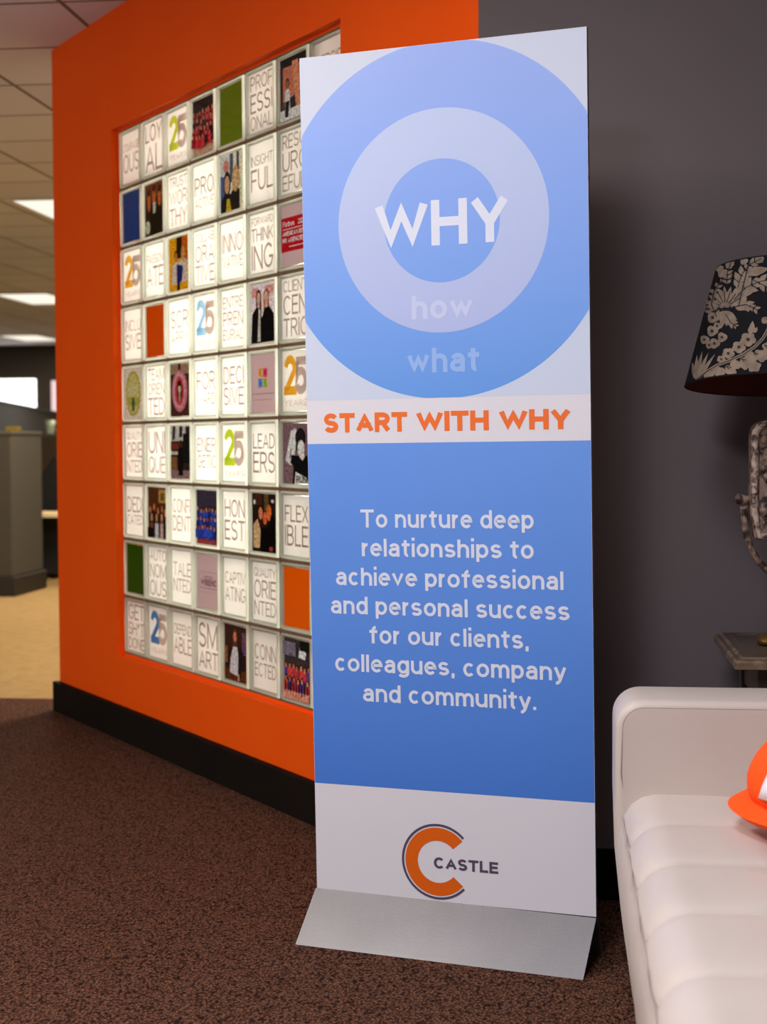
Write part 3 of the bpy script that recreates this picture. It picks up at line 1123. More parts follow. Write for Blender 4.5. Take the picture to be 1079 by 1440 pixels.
panel = MB().box(-HW, HW, 0.0, 0.012, 0, SH, 1)
panel.m[2] = 0
pn = panel.build('panel', [M_SWHITE, M_EDGE], sg, loc=(0, 0, SZ), rot=(0.01813, -0.00842, 0))


def circle(cx, cz, r, n=128):
    return [(cx + r * math.cos(2 * PI * k / n), cz + r * math.sin(2 * PI * k / n)) for k in range(n)]


def clip(pts, x, z0, z1):
    return [(max(-x, min(x, p[0])), max(z0, min(z1, p[1]))) for p in pts]


gr = MB()
CZ = 1.3922
gr.flat([(-HW + .0005, 1.0376), (HW - .0005, 1.0376), (HW - .0005, SH - .0005), (-HW + .0005, SH - .0005)], -0.00008, 0)
gr.flat(clip(circle(0.0, CZ, 0.3566, 256), HW - .0005, 1.0376, SH - .0005), -0.00016, 1)
gr.flat(circle(0.0007, CZ, 0.2236), -0.00024, 2)
gr.flat(circle(0.0007, CZ, 0.1232), -0.00032, 1)
gr.flat([(-HW + .0005, 0.2296), (HW - .0005, 0.2296), (HW - .0005, 0.9474), (-HW + .0005, 0.9474)], -0.00008, 3)
gr.build('printed_artwork', [M_CORNER, M_CIRC, M_RING, M_PANEL], pn)

YT = -0.00042


def letter_line(txt, a, b, z, cap_h, mat, weight, spacing=1.0):
    m_ = MB()
    put_text(m_, txt, a, b, z, cap_h, YT, 0, weight, spacing)
    return m_.build('lettering', mat, pn)


letter_line('WHY', -0.1419, 0.1412, 1.3435, 0.0903, M_PARA, 0.2, 0.85)
letter_line('how', -0.0655, 0.0657, 1.1968, 0.0492, M_HOW, 0.19)
letter_line('what', -0.0772, 0.0770, 1.0887, 0.0512, M_WHAT, 0.19)
zz, cp = 0.9703, 0.0402
for txt, a, b in (('START', -0.2643, -0.0795), ('WITH', -0.0600, 0.0946), ('WHY', 0.1158, 0.2624)):
    letter_line(txt, a, b, zz, cp, M_OR, 0.245, 0.7)
for txt, a, b, z in (('To nurture deep', -.1865, .1850, .7732), ('relationships to', -.1848, .1843, .7134), ('achieve professional', -.2443, .2443, .6523),
                     ('and personal success', -.2572, .2562, .5921), ('for our clients,', -.1715, .1715, .5320), ('colleagues, company', -.2500, .2482, .4712), ('and community.', -.1885, .1854, .4095)):
    letter_line(txt, a, b, z, 0.0374, M_PARA, 0.163)
letter_line('CASTLE', -0.0378, 0.1009, 0.0688, 0.0238, M_LOGOD, 0.22)


def arc(mb, cx, cz, r0, r1, a0, a1, y, mi, n=60):
    vs, fs = [], []
    for k in range(n + 1):
        a = R(a0 + (a1 - a0) * k / n)
        vs += [(cx + r0 * math.cos(a), y, cz + r0 * math.sin(a)), (cx + r1 * math.cos(a), y, cz + r1 * math.sin(a))]
    for k in range(n):
        fs.append((2 * k, 2 * k + 1, 2 * k + 3, 2 * k + 2))
    mb.add(vs, fs, mi)


lg = MB()
LX, LZ = -0.0290, 0.0829
arc(lg, LX, LZ, 0.0440, 0.0714, 41, 319, YT, 0)
arc(lg, LX, LZ, 0.0742, 0.0793, 43, 317, YT, 1)
lg.build('logo', [M_LOGO, M_LOGOD], pn)

# folded metal foot: sloping front plate, steep rear plate
BD = 0.1086
ft = MB()
x0, x1 = -HW - 0.002, HW + 0.0005
th = 0.003
ft.add([(x0, -BD, 0), (x1, -BD, 0), (x1, -0.002, SZ + 0.001), (x0, -0.002, SZ + 0.001),
        (x0, -BD + 0.004, 0), (x1, -BD + 0.004, 0), (x1, 0.001, SZ - 0.001), (x0, 0.001, SZ - 0.001)],
       [(0, 1, 2, 3), (7, 6, 5, 4), (0, 4, 5, 1), (3, 2, 6, 7), (0, 3, 7, 4), (1, 5, 6, 2)])
ft.build('front_foot_plate', M_ALU, sg)
rp = MB()
rp.add([(x0, 0.013, SZ + 0.004), (x1, 0.013, SZ + 0.004), (x1, 0.050, 0), (x0, 0.050, 0),
        (x0, 0.016, SZ + 0.004), (x1, 0.016, SZ + 0.004), (x1, 0.053, 0), (x0, 0.053, 0)],
       [(0, 3, 2, 1), (4, 5, 6, 7), (0, 1, 5, 4), (3, 7, 6, 2), (0, 4, 7, 3), (1, 2, 6, 5)])
rp.build('rear_foot_plate', M_ALU, sg)

# ------------------------------------------------------------------ white leather sofa
M_LEATHER = mottled('white_leather', rgb(200, 185, 177), rgb(204, 189, 181), 5, 0.42, 0.18, 320, spec=0.4, bdist=0.0008)
M_SEAM = pmat('leather_seam', rgb(150, 130, 122), 0.5)
M_DARKLEG = pmat('dark_wood_leg', rgb(40, 28, 22), 0.4)
sofa = empty('sofa', (0.10, 0.86, 0))
tag(sofa, 'white tufted leather sofa with one low arm against the side table', 'sofa')
SL = 1.905            # seat length up to the far arm
SXW = 0.66


def seat_mesh():
    mb = MB()
    prof = [(0.036, 0.05), (0.022, 0.12), (0.008, 0.20), (0.002, 0.27), (0.000, 0.32), (0.003, 0.355), (0.010, 0.383), (0.022, 0.403), (0.040, 0.416), (0.060, 0.421)]
    nx = 56
    for k in range(1, nx + 1):
        prof.append((0.060 + (SXW - 0.060) * k / nx, 0.422))
    ny = 170
    cell = 0.24
    vs = []
    for iy in range(ny + 1):
        y = SL * iy / ny
        for (x, z) in prof:
            d = SL - y
            fy = (d / cell + 0.08) % 1.0
            fx = ((x + 0.015) / cell) % 1.0
            gy = 1 - math.exp(-(min(fy, 1 - fy) * cell / 0.020) ** 1.0)
            gx = 1 - math.exp(-(min(fx, 1 - fx) * cell / 0.016) ** 1.0)
            if z > 0.30:
                top = min(1.0, (z - 0.30) / 0.10)
                edge = min(1.0, max(0.0, (x - 0.05) / 0.06))
                puff = gy * (1 - edge + edge * gx)
                zz = z + top * 0.011 * (puff - 1.0)
                xx = x + (1 - edge) * 0.008 * (1 - gy) * top
            else:
                zz, xx = z, x + 0.003 * (1 - gy) * min(1, z / 0.3)
            if d < 0.03:
                zz -= 0.012 * (1 - d / 0.03) * (1 if z > 0.3 else 0)
            vs.append((xx, y, zz))
    n = len(prof)
    fs = []
    for iy in range(ny):
        for k in range(n - 1):
            a = iy * n + k
            fs.append((a, a + n, a + n + 1, a + 1))
    mb.add(vs, fs)
    # closing faces
    mb.add([(0.036, 0, 0.05), (SXW, 0, 0.05), (SXW, SL, 0.05), (0.036, SL, 0.05)], [(0, 3, 2, 1)])
    mb.add([(SXW, 0, 0.05), (SXW, SL, 0.05), (SXW, SL, 0.42), (SXW, 0, 0.42)], [(0, 1, 2, 3)])
    return mb


st = seat_mesh().build('seat', M_LEATHER, sofa, smooth=True)
# double stitched seam running along the seat
sm = MB()
for dx in (0.0, 0.010):
    sm.tube([(0.226 + dx, SL - 0.03 - k * 0.02, 0.4055) for k in range(40)], 0.0012, 6)
sm.build('seam_stitching', M_SEAM, st)
MB().tube([(0.0060 + 0.0012 * math.sin(k * 0.9), 0.02 + k * 0.03, 0.381 + 0.0015 * math.sin(k * 1.7)) for k in range(63)], 0.0022, 6).build('edge_seam', pmat('leather_edge_seam', rgb(178, 160, 152), 0.5), st)


def arm(y0, y1, name):
    """upholstered arm: rounded slab across the end of the seat"""
    out = []
    X0, X1, ztop, zb = -0.004, 0.90, 0.580, 0.05
    r = 0.05
    mb = MB()
    o = [(0.028, zb), (X1, zb), (X1, ztop - r)]
    for k in range(1, 9):
        a = PI / 2 * k / 8
        o.append((X1 - r + r * math.cos(a), ztop - r + r * math.sin(a)))
    for k in range(0, 9):
        a = PI / 2 + PI / 2 * k / 8
        o.append((X0 + r + r * math.cos(a), ztop - r + r * math.sin(a)))
    o += [(X0, 0.40), (X0 + 0.004, 0.28), (0.012, 0.16)]
    mb.prism(o, y0, y1)
    a = mb.build(name, M_LEATHER, sofa, smooth=True, bevel=0.016, seg=4)
    ins = 0.013
    pth = [(0.016, y0 + 0.003, 0.36), (X0 + ins - 0.002, y0 + 0.003, 0.45)]
    for k in range(0, 9):
        q = PI - PI / 2 * k / 8
        pth.append((X0 + r + (r - ins) * math.cos(q), y0 + 0.003, ztop - r + (r - ins) * math.sin(q)))
    for k in range(1, 11):
        pth.append((X0 + r + (X1 - X0 - 2 * r) * k / 10, y0 + 0.003, ztop - ins))
    MB().tube(pth, 0.0026, 8).build('piping', M_SEAM, a, smooth=True)
    return a


arm(SL - 0.004, SL + 0.175, 'armrest')
arm(-0.175, 0.004, 'armrest')
MB().box(SXW - 0.01, 0.90, 0.0, SL, 0.05, 0.78).build('backrest', M_LEATHER, sofa, bevel=0.05, seg=4)
for lx, ly in ((0.07, -0.12), (0.07, SL + 0.12), (0.84, -0.12), (0.84, SL + 0.12)):
    MB().box(lx - 0.025, lx + 0.025, ly - 0.025, ly + 0.025, 0, 0.055).build('leg', M_DARKLEG, sofa)

# ------------------------------------------------------------------ orange cap on the seat
M_FELT = mottled('bright_orange_felt', rgb(255, 84, 24), rgb(255, 90, 30), 20, 0.85, 0.2, 500, spec=0.15)
M_WFELT = pmat('white_felt', rgb(236, 226, 234), 0.85, 0, 0.15)
cap = empty('cap', (0.405, 2.50, 0.430), (R(4), R(3), R(-10)))
tag(cap, 'bright orange cap with a white front lying on the white sofa', 'cap')


def dome(rx, ry, rz, z0, p=2.4, nu=40, nv=12):
    mb = MB()
    vs, fs = [], []
    for v in range(nv + 1):
        a = PI / 2 * v / nv
        ca, sa = math.cos(a) ** (2 / p), math.sin(a) ** (2 / p)
        for u in range(nu):
            b = 2 * PI * u / nu
            bulge = 1.0 - 0.10 * math.exp(-((sa - 0.0) / 0.16) ** 2)
            vs.append((rx * ca * math.cos(b) * bulge, ry * ca * math.sin(b) * bulge, z0 + rz * sa))
    for v in range(nv):
        for u in range(nu):
            a, b = v * nu + u, v * nu + (u + 1) % nu
            fs.append((a, b, b + nu, a + nu))
    fs.append(tuple(range(nu - 1, -1, -1)))
    mb.add(vs, fs)
    return mb


dome(0.118, 0.108, 0.125, 0.030).build('crown', M_FELT, cap, smooth=True)
br = MB()
vs, fs = [], []
nu, nr = 48, 8
for side in (1, -1):
    for k in range(nr + 1):
        q = k / nr
        for u in range(nu):
            b = 2 * PI * u / nu
            rr = 0.136 + 0.006 * math.cos(2 * b)
            th = 0.022 * math.sqrt(max(0.0, 1 - q ** 2.5))
            vs.append((rr * q * math.cos(b) * 1.0, rr * q * math.sin(b) * 0.97, 0.022 + side * th))
for s in (0, 1):
    o = s * (nr + 1) * nu
    for k in range(nr):
        for u in range(nu):
            a, b = o + k * nu + u, o + k * nu + (u + 1) % nu
            f = (a, a + nu, b + nu, b)
            fs.append(f if s == 0 else f[::-1])
br.add(vs, fs)
br.build('brim', M_FELT, cap, smooth=True)
# white front patch wrapped on the crown
pt = MB()
vs, fs = [], []
nu, nv = 16, 8
for v in range(nv + 1):
    q = v / nv
    a = R(8 + 66 * q)
    ca, sa = math.cos(a) ** (2 / 2.4), math.sin(a) ** (2 / 2.4)
    for u in range(nu + 1):
        b = R(-90) + R(50 - 14 * q) * (2 * u / nu - 1)
        vs.append((0.118 * ca * math.cos(b) * 1.03, 0.108 * ca * math.sin(b) * 1.03, 0.030 + 0.125 * sa * 1.02))
for v in range(nv):
    for u in range(nu):
        a = v * (nu + 1) + u
        fs.append((a, a + 1, a + nu + 2, a + nu + 1))
pt.add(vs, fs)
po = pt.build('front_patch', M_WFELT, cap, smooth=True)
md = po.modifiers.new('thickness', 'SOLIDIFY')
md.thickness = 0.004

# ------------------------------------------------------------------ side table
M_WOOD = mottled('dark_antique_wood', rgb(66, 54, 48), rgb(84, 68, 56), 7, 0.32, 0.1, 90, spec=0.5)
M_PALE_EDGE = mottled('pale_table_edge', rgb(150, 128, 108), rgb(84, 64, 46), 30, 0.3, metal=0.4)  # paler bands along the moulded table edge
tb = empty('side_table', (0.333, 3.035, 0))
tag(tb, 'dark antique wooden side table with a pale moulded edge behind the sofa arm', 'side table')
TH = 0.62
TW, TD = 0.44, 0.425
top = MB()
levels = [(0.0, TH - 0.022), (0.0, TH - 0.010), (0.004, TH - 0.005), (0.010, TH - 0.004), (0.016, TH), (0.030, TH), (0.036, TH - 0.0025)]
vs, fs = [], []
for ins, z in levels:
    vs += [(ins, ins, z), (TW - ins, ins, z), (TW - ins, TD - ins, z), (ins, TD - ins, z)]
mi = []
for i in range(len(levels) - 1):
    for k in range(4):
        a, b = i * 4 + k, i * 4 + (k + 1) % 4
        top.m.append(1 if i in (0, 1, 3, 5) else 0)
        fs.append((a, b, b + 4, a + 4))
n = len(levels) - 1
fs += [(n * 4, n * 4 + 1, n * 4 + 2, n * 4 + 3), (3, 2, 1, 0)]
top.m += [0, 0]
top.v = vs
top.f = [list(f) for f in fs]
top.build('table_top', [M_WOOD, M_PALE_EDGE], tb)
MB().box(0.055, TW - 0.055, 0.055, TD - 0.055, TH - 0.10, TH - 0.022).build('apron', M_WOOD, tb, bevel=0.003)
for lx in (0.048, TW - 0.088):
    for ly in (0.048, TD - 0.088):
        l = MB()
        l.add([(lx, ly, TH - 0.022), (lx + .04, ly, TH - 0.022), (lx + .04, ly + .04, TH - 0.022), (lx, ly + .04, TH - 0.022),
               (lx + .008, ly + .008, 0), (lx + .032, ly + .008, 0), (lx + .032, ly + .032, 0), (lx + .008, ly + .032, 0)],
              [(0, 1, 2, 3), (7, 6, 5, 4), (0, 4, 5, 1), (1, 5, 6, 2), (2, 6, 7, 3), (3, 7, 4, 0)])
        l.build('leg', M_WOOD, tb, bevel=0.003)

# ------------------------------------------------------------------ table lamp
M_CARVE = mottled('weathered_carved_wood', rgb(150, 124, 110), rgb(50, 34, 30), 66, 0.5, 0.8, 70, 0.42, 0.60, spec=0.4, bdist=0.004)
M_BRASS = mottled('aged_brass', rgb(150, 118, 60), rgb(84, 62, 30), 30, 0.35, metal=0.8)
M_SHADE = mottled('black_cloth', rgb(15, 15, 19), rgb(18, 18, 22), 60, 0.85, 0.2, 600, spec=0.15, bdist=0.0005)
M_FLORAL = mottled('beige_floral_print', rgb(140, 122, 108), rgb(118, 102, 90), 60, 0.85, spec=0.15)
M_FLINE = pmat('dark_floral_line', rgb(34, 30, 32), 0.85)
M_LINING = pmat('dark_red_lining', rgb(96, 36, 18), 0.7)
LXC, LYC = 0.452, 3.262
lp = empty('table_lamp', (LXC, LYC, TH), (0, 0, 0))
tag(lp, 'carved wooden table lamp with a black floral shade on the side table', 'lamp')
RB, RT = 0.200, 0.136
ZB, ZT = 1.150 - TH, 1.392 - TH
TILT = R(-5)

# shade: open frustum with its own small thickness
sh = MB()
seg = 96


def cone_pt(phi, v, off=0.0):
    """phi = 0 faces the camera side (-Y), v = 0 bottom rim .. 1 top rim"""
    r = RB + (RT - RB) * v + off
    return (r * math.sin(phi), -r * math.cos(phi), v * (ZT - ZB))


vs = []
for v in (0.0, 0.03, 0.5, 0.97, 1.0):
    for k in range(seg):
        vs.append(cone_pt(2 * PI * k / seg, v))
fs = []
for i in range(4):
    for k in range(seg):
        a, b = i * seg + k, i * seg + (k + 1) % seg
        fs.append((a, b, b + seg, a + seg))
sh.add(vs, fs, 0)
for k in range(seg):      # rim edges
    p, q = 2 * PI * k / seg, 2 * PI * (k + 1) / seg
    for v in (0.0, 1.0):
        sh.add([cone_pt(p, v), cone_pt(q, v), cone_pt(q, v, -0.003), cone_pt(p, v, -0.003)], [(0, 1, 2, 3) if v else (3, 2, 1, 0)], 0)


# floral print, drawn flat and laid onto the cloth in small pieces
class Print:
    def __init__(self, mb):
        self.mb = mb
        self.turn = 0.0
        self.k = 0

    def place(self, x, y):
        """drawing units to cloth: x across (962 = front middle), y down the cloth"""
        v = 0.5
        phi = 0.0
        for _ in range(8):
            edge = 1225 + (190 - 1225) * v
            y0 = edge - (92 * (1 - v) + 75 * v) * math.cos(phi)
            v = v + (y0 - y) / 1030.0
            Rv = 897 + (602 - 897) * v
            s = max(-1.0, min(1.0, (x - 962) / Rv))
            phi = math.asin(s)
        return phi, v

    def poly(self, pts, mi=1, lift=0.0008):
        self.k += 1
        out = []
        for x, y in pts:
            phi, v = self.place(x, y)
            v = max(0.012, min(0.988, v))
            out.append(cone_pt(phi + self.turn, v, lift + (self.k % 40) * 0.000015))
        # centre fan keeps the piece close to the curved cloth
        cx = sum(p[0] for p in pts) / len(pts)
        cy = sum(p[1] for p in pts) / len(pts)
        phi, v = self.place(cx, cy)
        out.append(cone_pt(phi + self.turn, max(0.012, min(0.988, v)), lift + (self.k % 40) * 0.000015))
        n = len(pts)
        self.mb.add(out, [(n, (i + 1) % n, i) for i in range(n)], mi)

    def blob(self, cx, cy, rx, ry, rot=0, lobes=0, depth=0.0, mi=1, n=22, lift=0.0008):
        pts = []
        for k in range(n):
            a = 2 * PI * k / n
            r = 1 + depth * math.cos(lobes * a)
            x, y = rx * r * math.cos(a), ry * r * math.sin(a)
            c, s = math.cos(rot), math.sin(rot)
            pts.append((cx + x * c - y * s, cy + x * s + y * c))
        self.poly(pts, mi, lift)

    def leaf(self, x0, y0, x1, y1, wd, mi=1):
        dx, dy = x1 - x0, y1 - y0
        L = math.hypot(dx, dy)
        ux, uy = dx / L, dy / L
        pts = []
        prof = [(0, 0.1), (0.2, 0.75), (0.45, 1), (0.7, 0.7), (0.9, 0.25), (1, 0.0)]
        for q, w_ in prof:
            pts.append((x0 + ux * L * q - uy * wd * w_, y0 + uy * L * q + ux * wd * w_))
        for q, w_ in prof[::-1][1:]:
            pts.append((x0 + ux * L * q + uy * wd * w_, y0 + uy * L * q - ux * wd * w_))
        self.poly(pts, mi)

    def line(self, pts, wd, mi=1, lift=0.0010):
        for (xa, ya), (xb, yb) in zip(pts, pts[1:]):
            L = math.hypot(xb - xa, yb - ya) or 1
            nx, ny = -(yb - ya) / L * wd / 2, (xb - xa) / L * wd / 2
            self.poly([(xa + nx, ya + ny), (xb + nx, yb + ny), (xb - nx, yb - ny), (xa - nx, ya - ny)], mi, lift)

    def frond(self, spine, wd, n, taper=True):
        """a feathery acanthus leaf: lobes down both sides of a spine, dark vein on top"""
        segs = []
        tot = 0
        for a, b in zip(spine, spine[1:]):
            L = math.hypot(b[0] - a[0], b[1] - a[1])
            segs.append((tot, L, a, b))
            tot += L

        def at(d):
            for t0, L, a, b in segs:
                if d <= t0 + L + 1e-6:
                    q = (d - t0) / L
                    return (a[0] + (b[0] - a[0]) * q, a[1] + (b[1] - a[1]) * q), ((b[0] - a[0]) / L, (b[1] - a[1]) / L)
            t0, L, a, b = segs[-1]
            return b, ((b[0] - a[0]) / L, (b[1] - a[1]) / L)
        for i in range(n):
            q = (i + 0.5) / n
            (x, y), (ux, uy) = at(q * tot)
            w_ = wd * (1 - 0.55 * q if taper else 1) * (0.8 + 0.4 * math.sin(i * 2.1) ** 2)
            for s in (1, -1):
                ex = x + ux * w_ * 0.9 - uy * w_ * s
                ey = y + uy * w_ * 0.9 + ux * w_ * s
                self.leaf(x - ux * w_ * 0.35, y - uy * w_ * 0.35, ex, ey, w_ * 0.42)
        self.line([at(tot * k / 12)[0] for k in range(13)], 7, 2, 0.0016)

    def flower(self, x, y, r):
        for k in range(5):
            a = 2 * PI * k / 5 + 0.3
            self.blob(x + r * 0.52 * math.cos(a), y + r * 0.52 * math.sin(a), r * 0.52, r * 0.48)
        self.blob(x, y, r * 0.24, r * 0.24, mi=2, lift=0.0018)


pr = Print(sh)
for turn in (0.0, R(118), R(236)):
    pr.turn = turn
    # thistle-like head with petals
    for k in range(9):
        a = R(-158 + k * 17)
        pr.leaf(400, 560, 400 + 170 * math.cos(a), 560 + 190 * math.sin(a), 24)
    for k in range(5):
        a = R(200 - k * 45)
        pr.leaf(390, 590, 390 + 110 * math.cos(a) * 0.9, 600 + 110 * abs(math.sin(a)) + 40, 26)
    for k in range(8):
        pr.blob(352 + 14 * k, 556 + (k % 3) * 12, 7, 7, mi=2, lift=0.0018)
    # leaves to the right of the head
    pr.frond([(470, 500), (560, 400), (680, 350), (850, 330)], 78, 7)
    pr.frond([(470, 560), (560, 545), (650, 600)], 62, 5)
    pr.frond([(500, 400), (540, 280), (600, 200), (700, 150)], 62, 6)
    pr.leaf(560, 275, 760, 240, 42)
    pr.frond([(330, 640), (300, 520), (330, 400), (400, 300)], 46, 7)
    pr.frond([(420, 360), (430, 260), (470, 150)], 40, 5)
    pr.frond([(620, 330), (760, 420), (900, 440)], 54, 5)
    pr.frond([(760, 700), (840, 620), (940, 560)], 60, 5)
    pr.frond([(800, 200), (900, 170), (1000, 200)], 54, 5)
    for q in range(7):
        a_ = R(-150 + q * 20)
        pr.line([(400 + 40 * math.cos(a_), 560 + 45 * math.sin(a_)), (400 + 135 * math.cos(a_), 560 + 150 * math.sin(a_))], 6, 2, 0.0019)
    pr.frond([(400, 620), (430, 690), (480, 740)], 52, 4)
    for a, b in (((395, 250), 34), ((450, 180), 32), ((380, 200), 26), ((560, 160), 30), ((680, 150), 36)):
        pr.blob(a[0], a[1], b, b * 1.1, lobes=3, depth=0.14)
    pr.line([(500, 560), (540, 400), (580, 260), (610, 160)], 9, 2, 0.0017)
    # flowered stem that curls up to the right
    stem = [(150, 1190), (230, 1110), (320, 1055), (420, 1020), (520, 975), (610, 915), (680, 845), (730, 760), (735, 690), (700, 670)]
    pr.line(stem, 26, 1)
    pr.line(stem, 6, 2, 0.0018)
    for x, y, r in ((345, 1010, 34), (402, 962, 48), (487, 912, 54), (562, 848, 62)):
        pr.flower(x, y, r)
    pr.leaf(590, 800, 605, 690, 24)
    pr.leaf(585, 800, 570, 745, 16)
    pr.leaf(610, 795, 640, 745, 16)
    pr.blob(706, 690, 34, 28, lobes=3, depth=0.1)
    # leaf below the stem
    for x, y, r in ((240, 1145, 44), (320, 1115, 48), (410, 1110, 50), (450, 1060, 44), (530, 1050, 56), (600, 1080, 54), (580, 1000, 52), (660, 990, 60), (730, 930, 62), (760, 990, 56), (820, 900, 60), (800, 830, 50), (880, 960, 56)):
        pr.blob(x, y, r, r * 0.85, rot=x * 0.01, lobes=5, depth=0.13)
    for x, y in ((500, 1010), (600, 960), (690, 900), (730, 850), (380, 1070)):
        pr.line([(x, y), (x + 40, y + 16)], 7, 2, 0.0018)
        pr.line([(x, y), (x + 22, y + 30)], 7, 2, 0.0018)
    # buds and radiating stems at the left
    for x, y, r in ((230, 830, 32), (290, 760, 40), (330, 720, 30), (300, 870, 38), (360, 820, 36), (260, 880, 28), (300, 640, 40), (280, 560, 30), (330, 480, 34), (350, 420, 30)):
        pr.blob(x, y, r, r * 1.15, lobes=3, depth=0.12)
        pr.blob(x, y, r * 0.3, r * 0.35, mi=2, lift=0.0018)
    for x, y in ((165, 960), (205, 930), (250, 945), (300, 960), (130, 1020)):
        pr.leaf(140, 1190, x, y, 16)
shade = sh.build('lamp_shade', [M_SHADE, M_FLORAL, M_FLINE], lp, loc=(0, 0, ZB), rot=(TILT, 0, 0), smooth=False)
ln = MB()
vs = []
for v in (0.004, 0.996):
    for k in range(seg):
        vs.append(cone_pt(2 * PI * k / seg, v, -0.003))
ln.add(vs, [(k, k + seg, (k + 1) % seg + seg, (k + 1) % seg) for k in range(seg)])
ln.build('lining', M_LINING, shade, smooth=True)
# spider that carries the shade and the bulb socket
sp = MB()
for k in range(3):
    a = 2 * PI * k / 3 + 0.5
    sp.tube([(0, 0, ZT - 0.02), ((RT - 0.004) * math.cos(a), (RT - 0.004) * math.sin(a), ZT - 0.012)], 0.002, 8)
sp.tube([(0, 0, 1.07 - TH), (0, 0, ZT - 0.005)], 0.006, 12)
sp.build('shade_support', M_BRASS, lp, smooth=True)
MB().lathe([(0.012, 0), (0.018, 0.01), (0.028, 0.05), (0.026, 0.075), (0.012, 0.095), (0.002, 0.098)], 24).build('bulb', pmat('frosted_bulb', rgb(225, 222, 215), 0.3), lp, smooth=True, loc=(0, 0, 1.10 - TH))

# carved body: slab with rounded shoulders, raised border and bosses
HB = 0.068
zb0, zt0 = 0.835 - TH, 1.078 - TH


def body_outline(hw, z0, z1, r):
    o = [(-hw * 0.86, z0), (hw * 0.86, z0), (hw, z0 + 0.05)]
    for k in range(0, 9):
        a = PI / 2 * k / 8
        o.append((hw - r + r * math.cos(a), z1 - r + r * math.sin(a)))
    for k in range(0, 9):
        a = PI / 2 + PI / 2 * k / 8
        o.append((-hw + r + r * math.cos(a), z1 - r + r * math.sin(a)))
    o.append((-hw, z0 + 0.05))
    return o


bd = MB()
bd.prism(body_outline(HB, zb0, zt0, 0.03), -0.024, 0.024)
body = bd.build('body', M_CARVE, lp, bevel=0.005, seg=3)
bo = MB()
outl = body_outline(HB - 0.008, zb0 + 0.008, zt0 - 0.008, 0.024)
bo.tube([(p[0], -0.026, p[1]) for p in outl], 0.008, 10, closed=True)
bo.build('raised_border', mottled('worn_silvered_wood', rgb(196, 172, 158), rgb(70, 50, 44), 80, 0.5, 0.6, 90, 0.42, 0.62, spec=0.4, bdist=0.003), body, smooth=True)
cv = MB()
rnd = random.Random(4)
for k in range(46):
    x, z = rnd.uniform(-0.046, 0.046), rnd.uniform(zb0 + 0.025, zt0 - 0.025)
    r = rnd.uniform(0.005, 0.011)
    prof = [(r, 0.0), (r * 0.9, 0.003), (r * 0.55, 0.0055), (0.0005, 0.0065)]
    o = len(cv.v)
    vs, fs = [], []
    for rr, h in prof:
        for q in range(10):
            a = 2 * PI * q / 10
            vs.append((x + rr * math.cos(a), -0.0235 - h, z + rr * math.sin(a) * 1.3))
    for i in range(3):
        for q in range(10):
            a, b = i * 10 + q, i * 10 + (q + 1) % 10
            fs.append((a, b, b + 10, a + 10))
    cv.add(vs, fs)
cv.build('carved_relief', M_CARVE, body, smooth=True)
for s in (-1, 1):
    pgm = MB()
    pgm.tube([(s * (HB - 0.004), 0, 0.915 - TH), (s * (HB + 0.008), 0, 0.9155 - TH), (s * (HB + 0.018), 0, 0.9165 - TH), (s * (HB + 0.0255), 0, 0.9180 - TH), (s * (HB + 0.028), 0, 0.9182 - TH)], [0.009, 0.0095, 0.0115, 0.0105, 0.004], 14)
    pgm.build('peg', M_CARVE, lp, smooth=True)
yk = MB()
path, rad = [], []
for k in range(25):
    a = PI + PI * k / 24
    path.append(((HB + 0.010) * math.cos(a), 0, 0.890 - TH + 0.128 * math.sin(a)))
    rad.append(0.0075)
yk.tube([(-(HB + 0.011), 0, 0.903 - TH)] + path + [((HB + 0.011), 0, 0.903 - TH)], [0.009] + rad + [0.009], 12)
yk.build('yoke', M_CARVE, lp, smooth=True)
MB().lathe([(0.050, 0.0), (0.050, 0.010), (0.044, 0.018), (0.030, 0.026), (0.016, 0.036), (0.012, 0.07), (0.016, 0.10), (0.020, 0.125), (0.012, 0.145)], 36).build('foot', M_BRASS, lp, smooth=True)

# ------------------------------------------------------------------ office beyond
M_PART = mottled('grey_partition_fabric', rgb(70, 66, 58), rgb(76, 71, 62), 40, 0.9, 0.2, 300)
M_TAN = mottled('tan_partition_fabric', rgb(66, 54, 38), rgb(72, 58, 40), 40, 0.9)
M_SCREEN = mottled('charcoal_partition_fabric', rgb(53, 57, 64), rgb(59, 62, 68), 30, 0.9)
M_TRIM = pmat('partition_trim', rgb(84, 78, 68), 0.5)
M_KICK = pmat('dark_kick', rgb(36, 30, 25), 0.6)
M_BLACK = pmat('black_plastic', rgb(22, 21, 22), 0.6)

e = tag(empty('cubicle_partition', (-3.71, 10.24, 0)), 'grey end block of a cubicle partition with a dark base on the far carpet', 'partition')
MB().box(-1.5, 0, 0.0, 0.63, 0.13, 1.10).build('partition_panel', M_PART, e, bevel=0.01)
MB().box(-1.5, 0.004, -0.004, 0.634, 1.10, 1.125).build('top_cap', M_TRIM, e, bevel=0.004)
MB().box(-1.5, 0.02, -0.02, 0.65, 0, 0.13).build('kick_base', M_KICK, e, bevel=0.004)

e = tag(empty('cubicle_partition', (-4.45, 12.6, 0)), 'tan cubicle panel with a pale trim behind the black chair', 'partition')
MB().box(0, 2.2, 0, 0.06, 0.0, 1.10).build('partition_panel', M_TAN, e)
MB().box(0, 2.2, -0.004, 0.064, 1.10, 1.125).build('top_cap', M_TRIM, e)

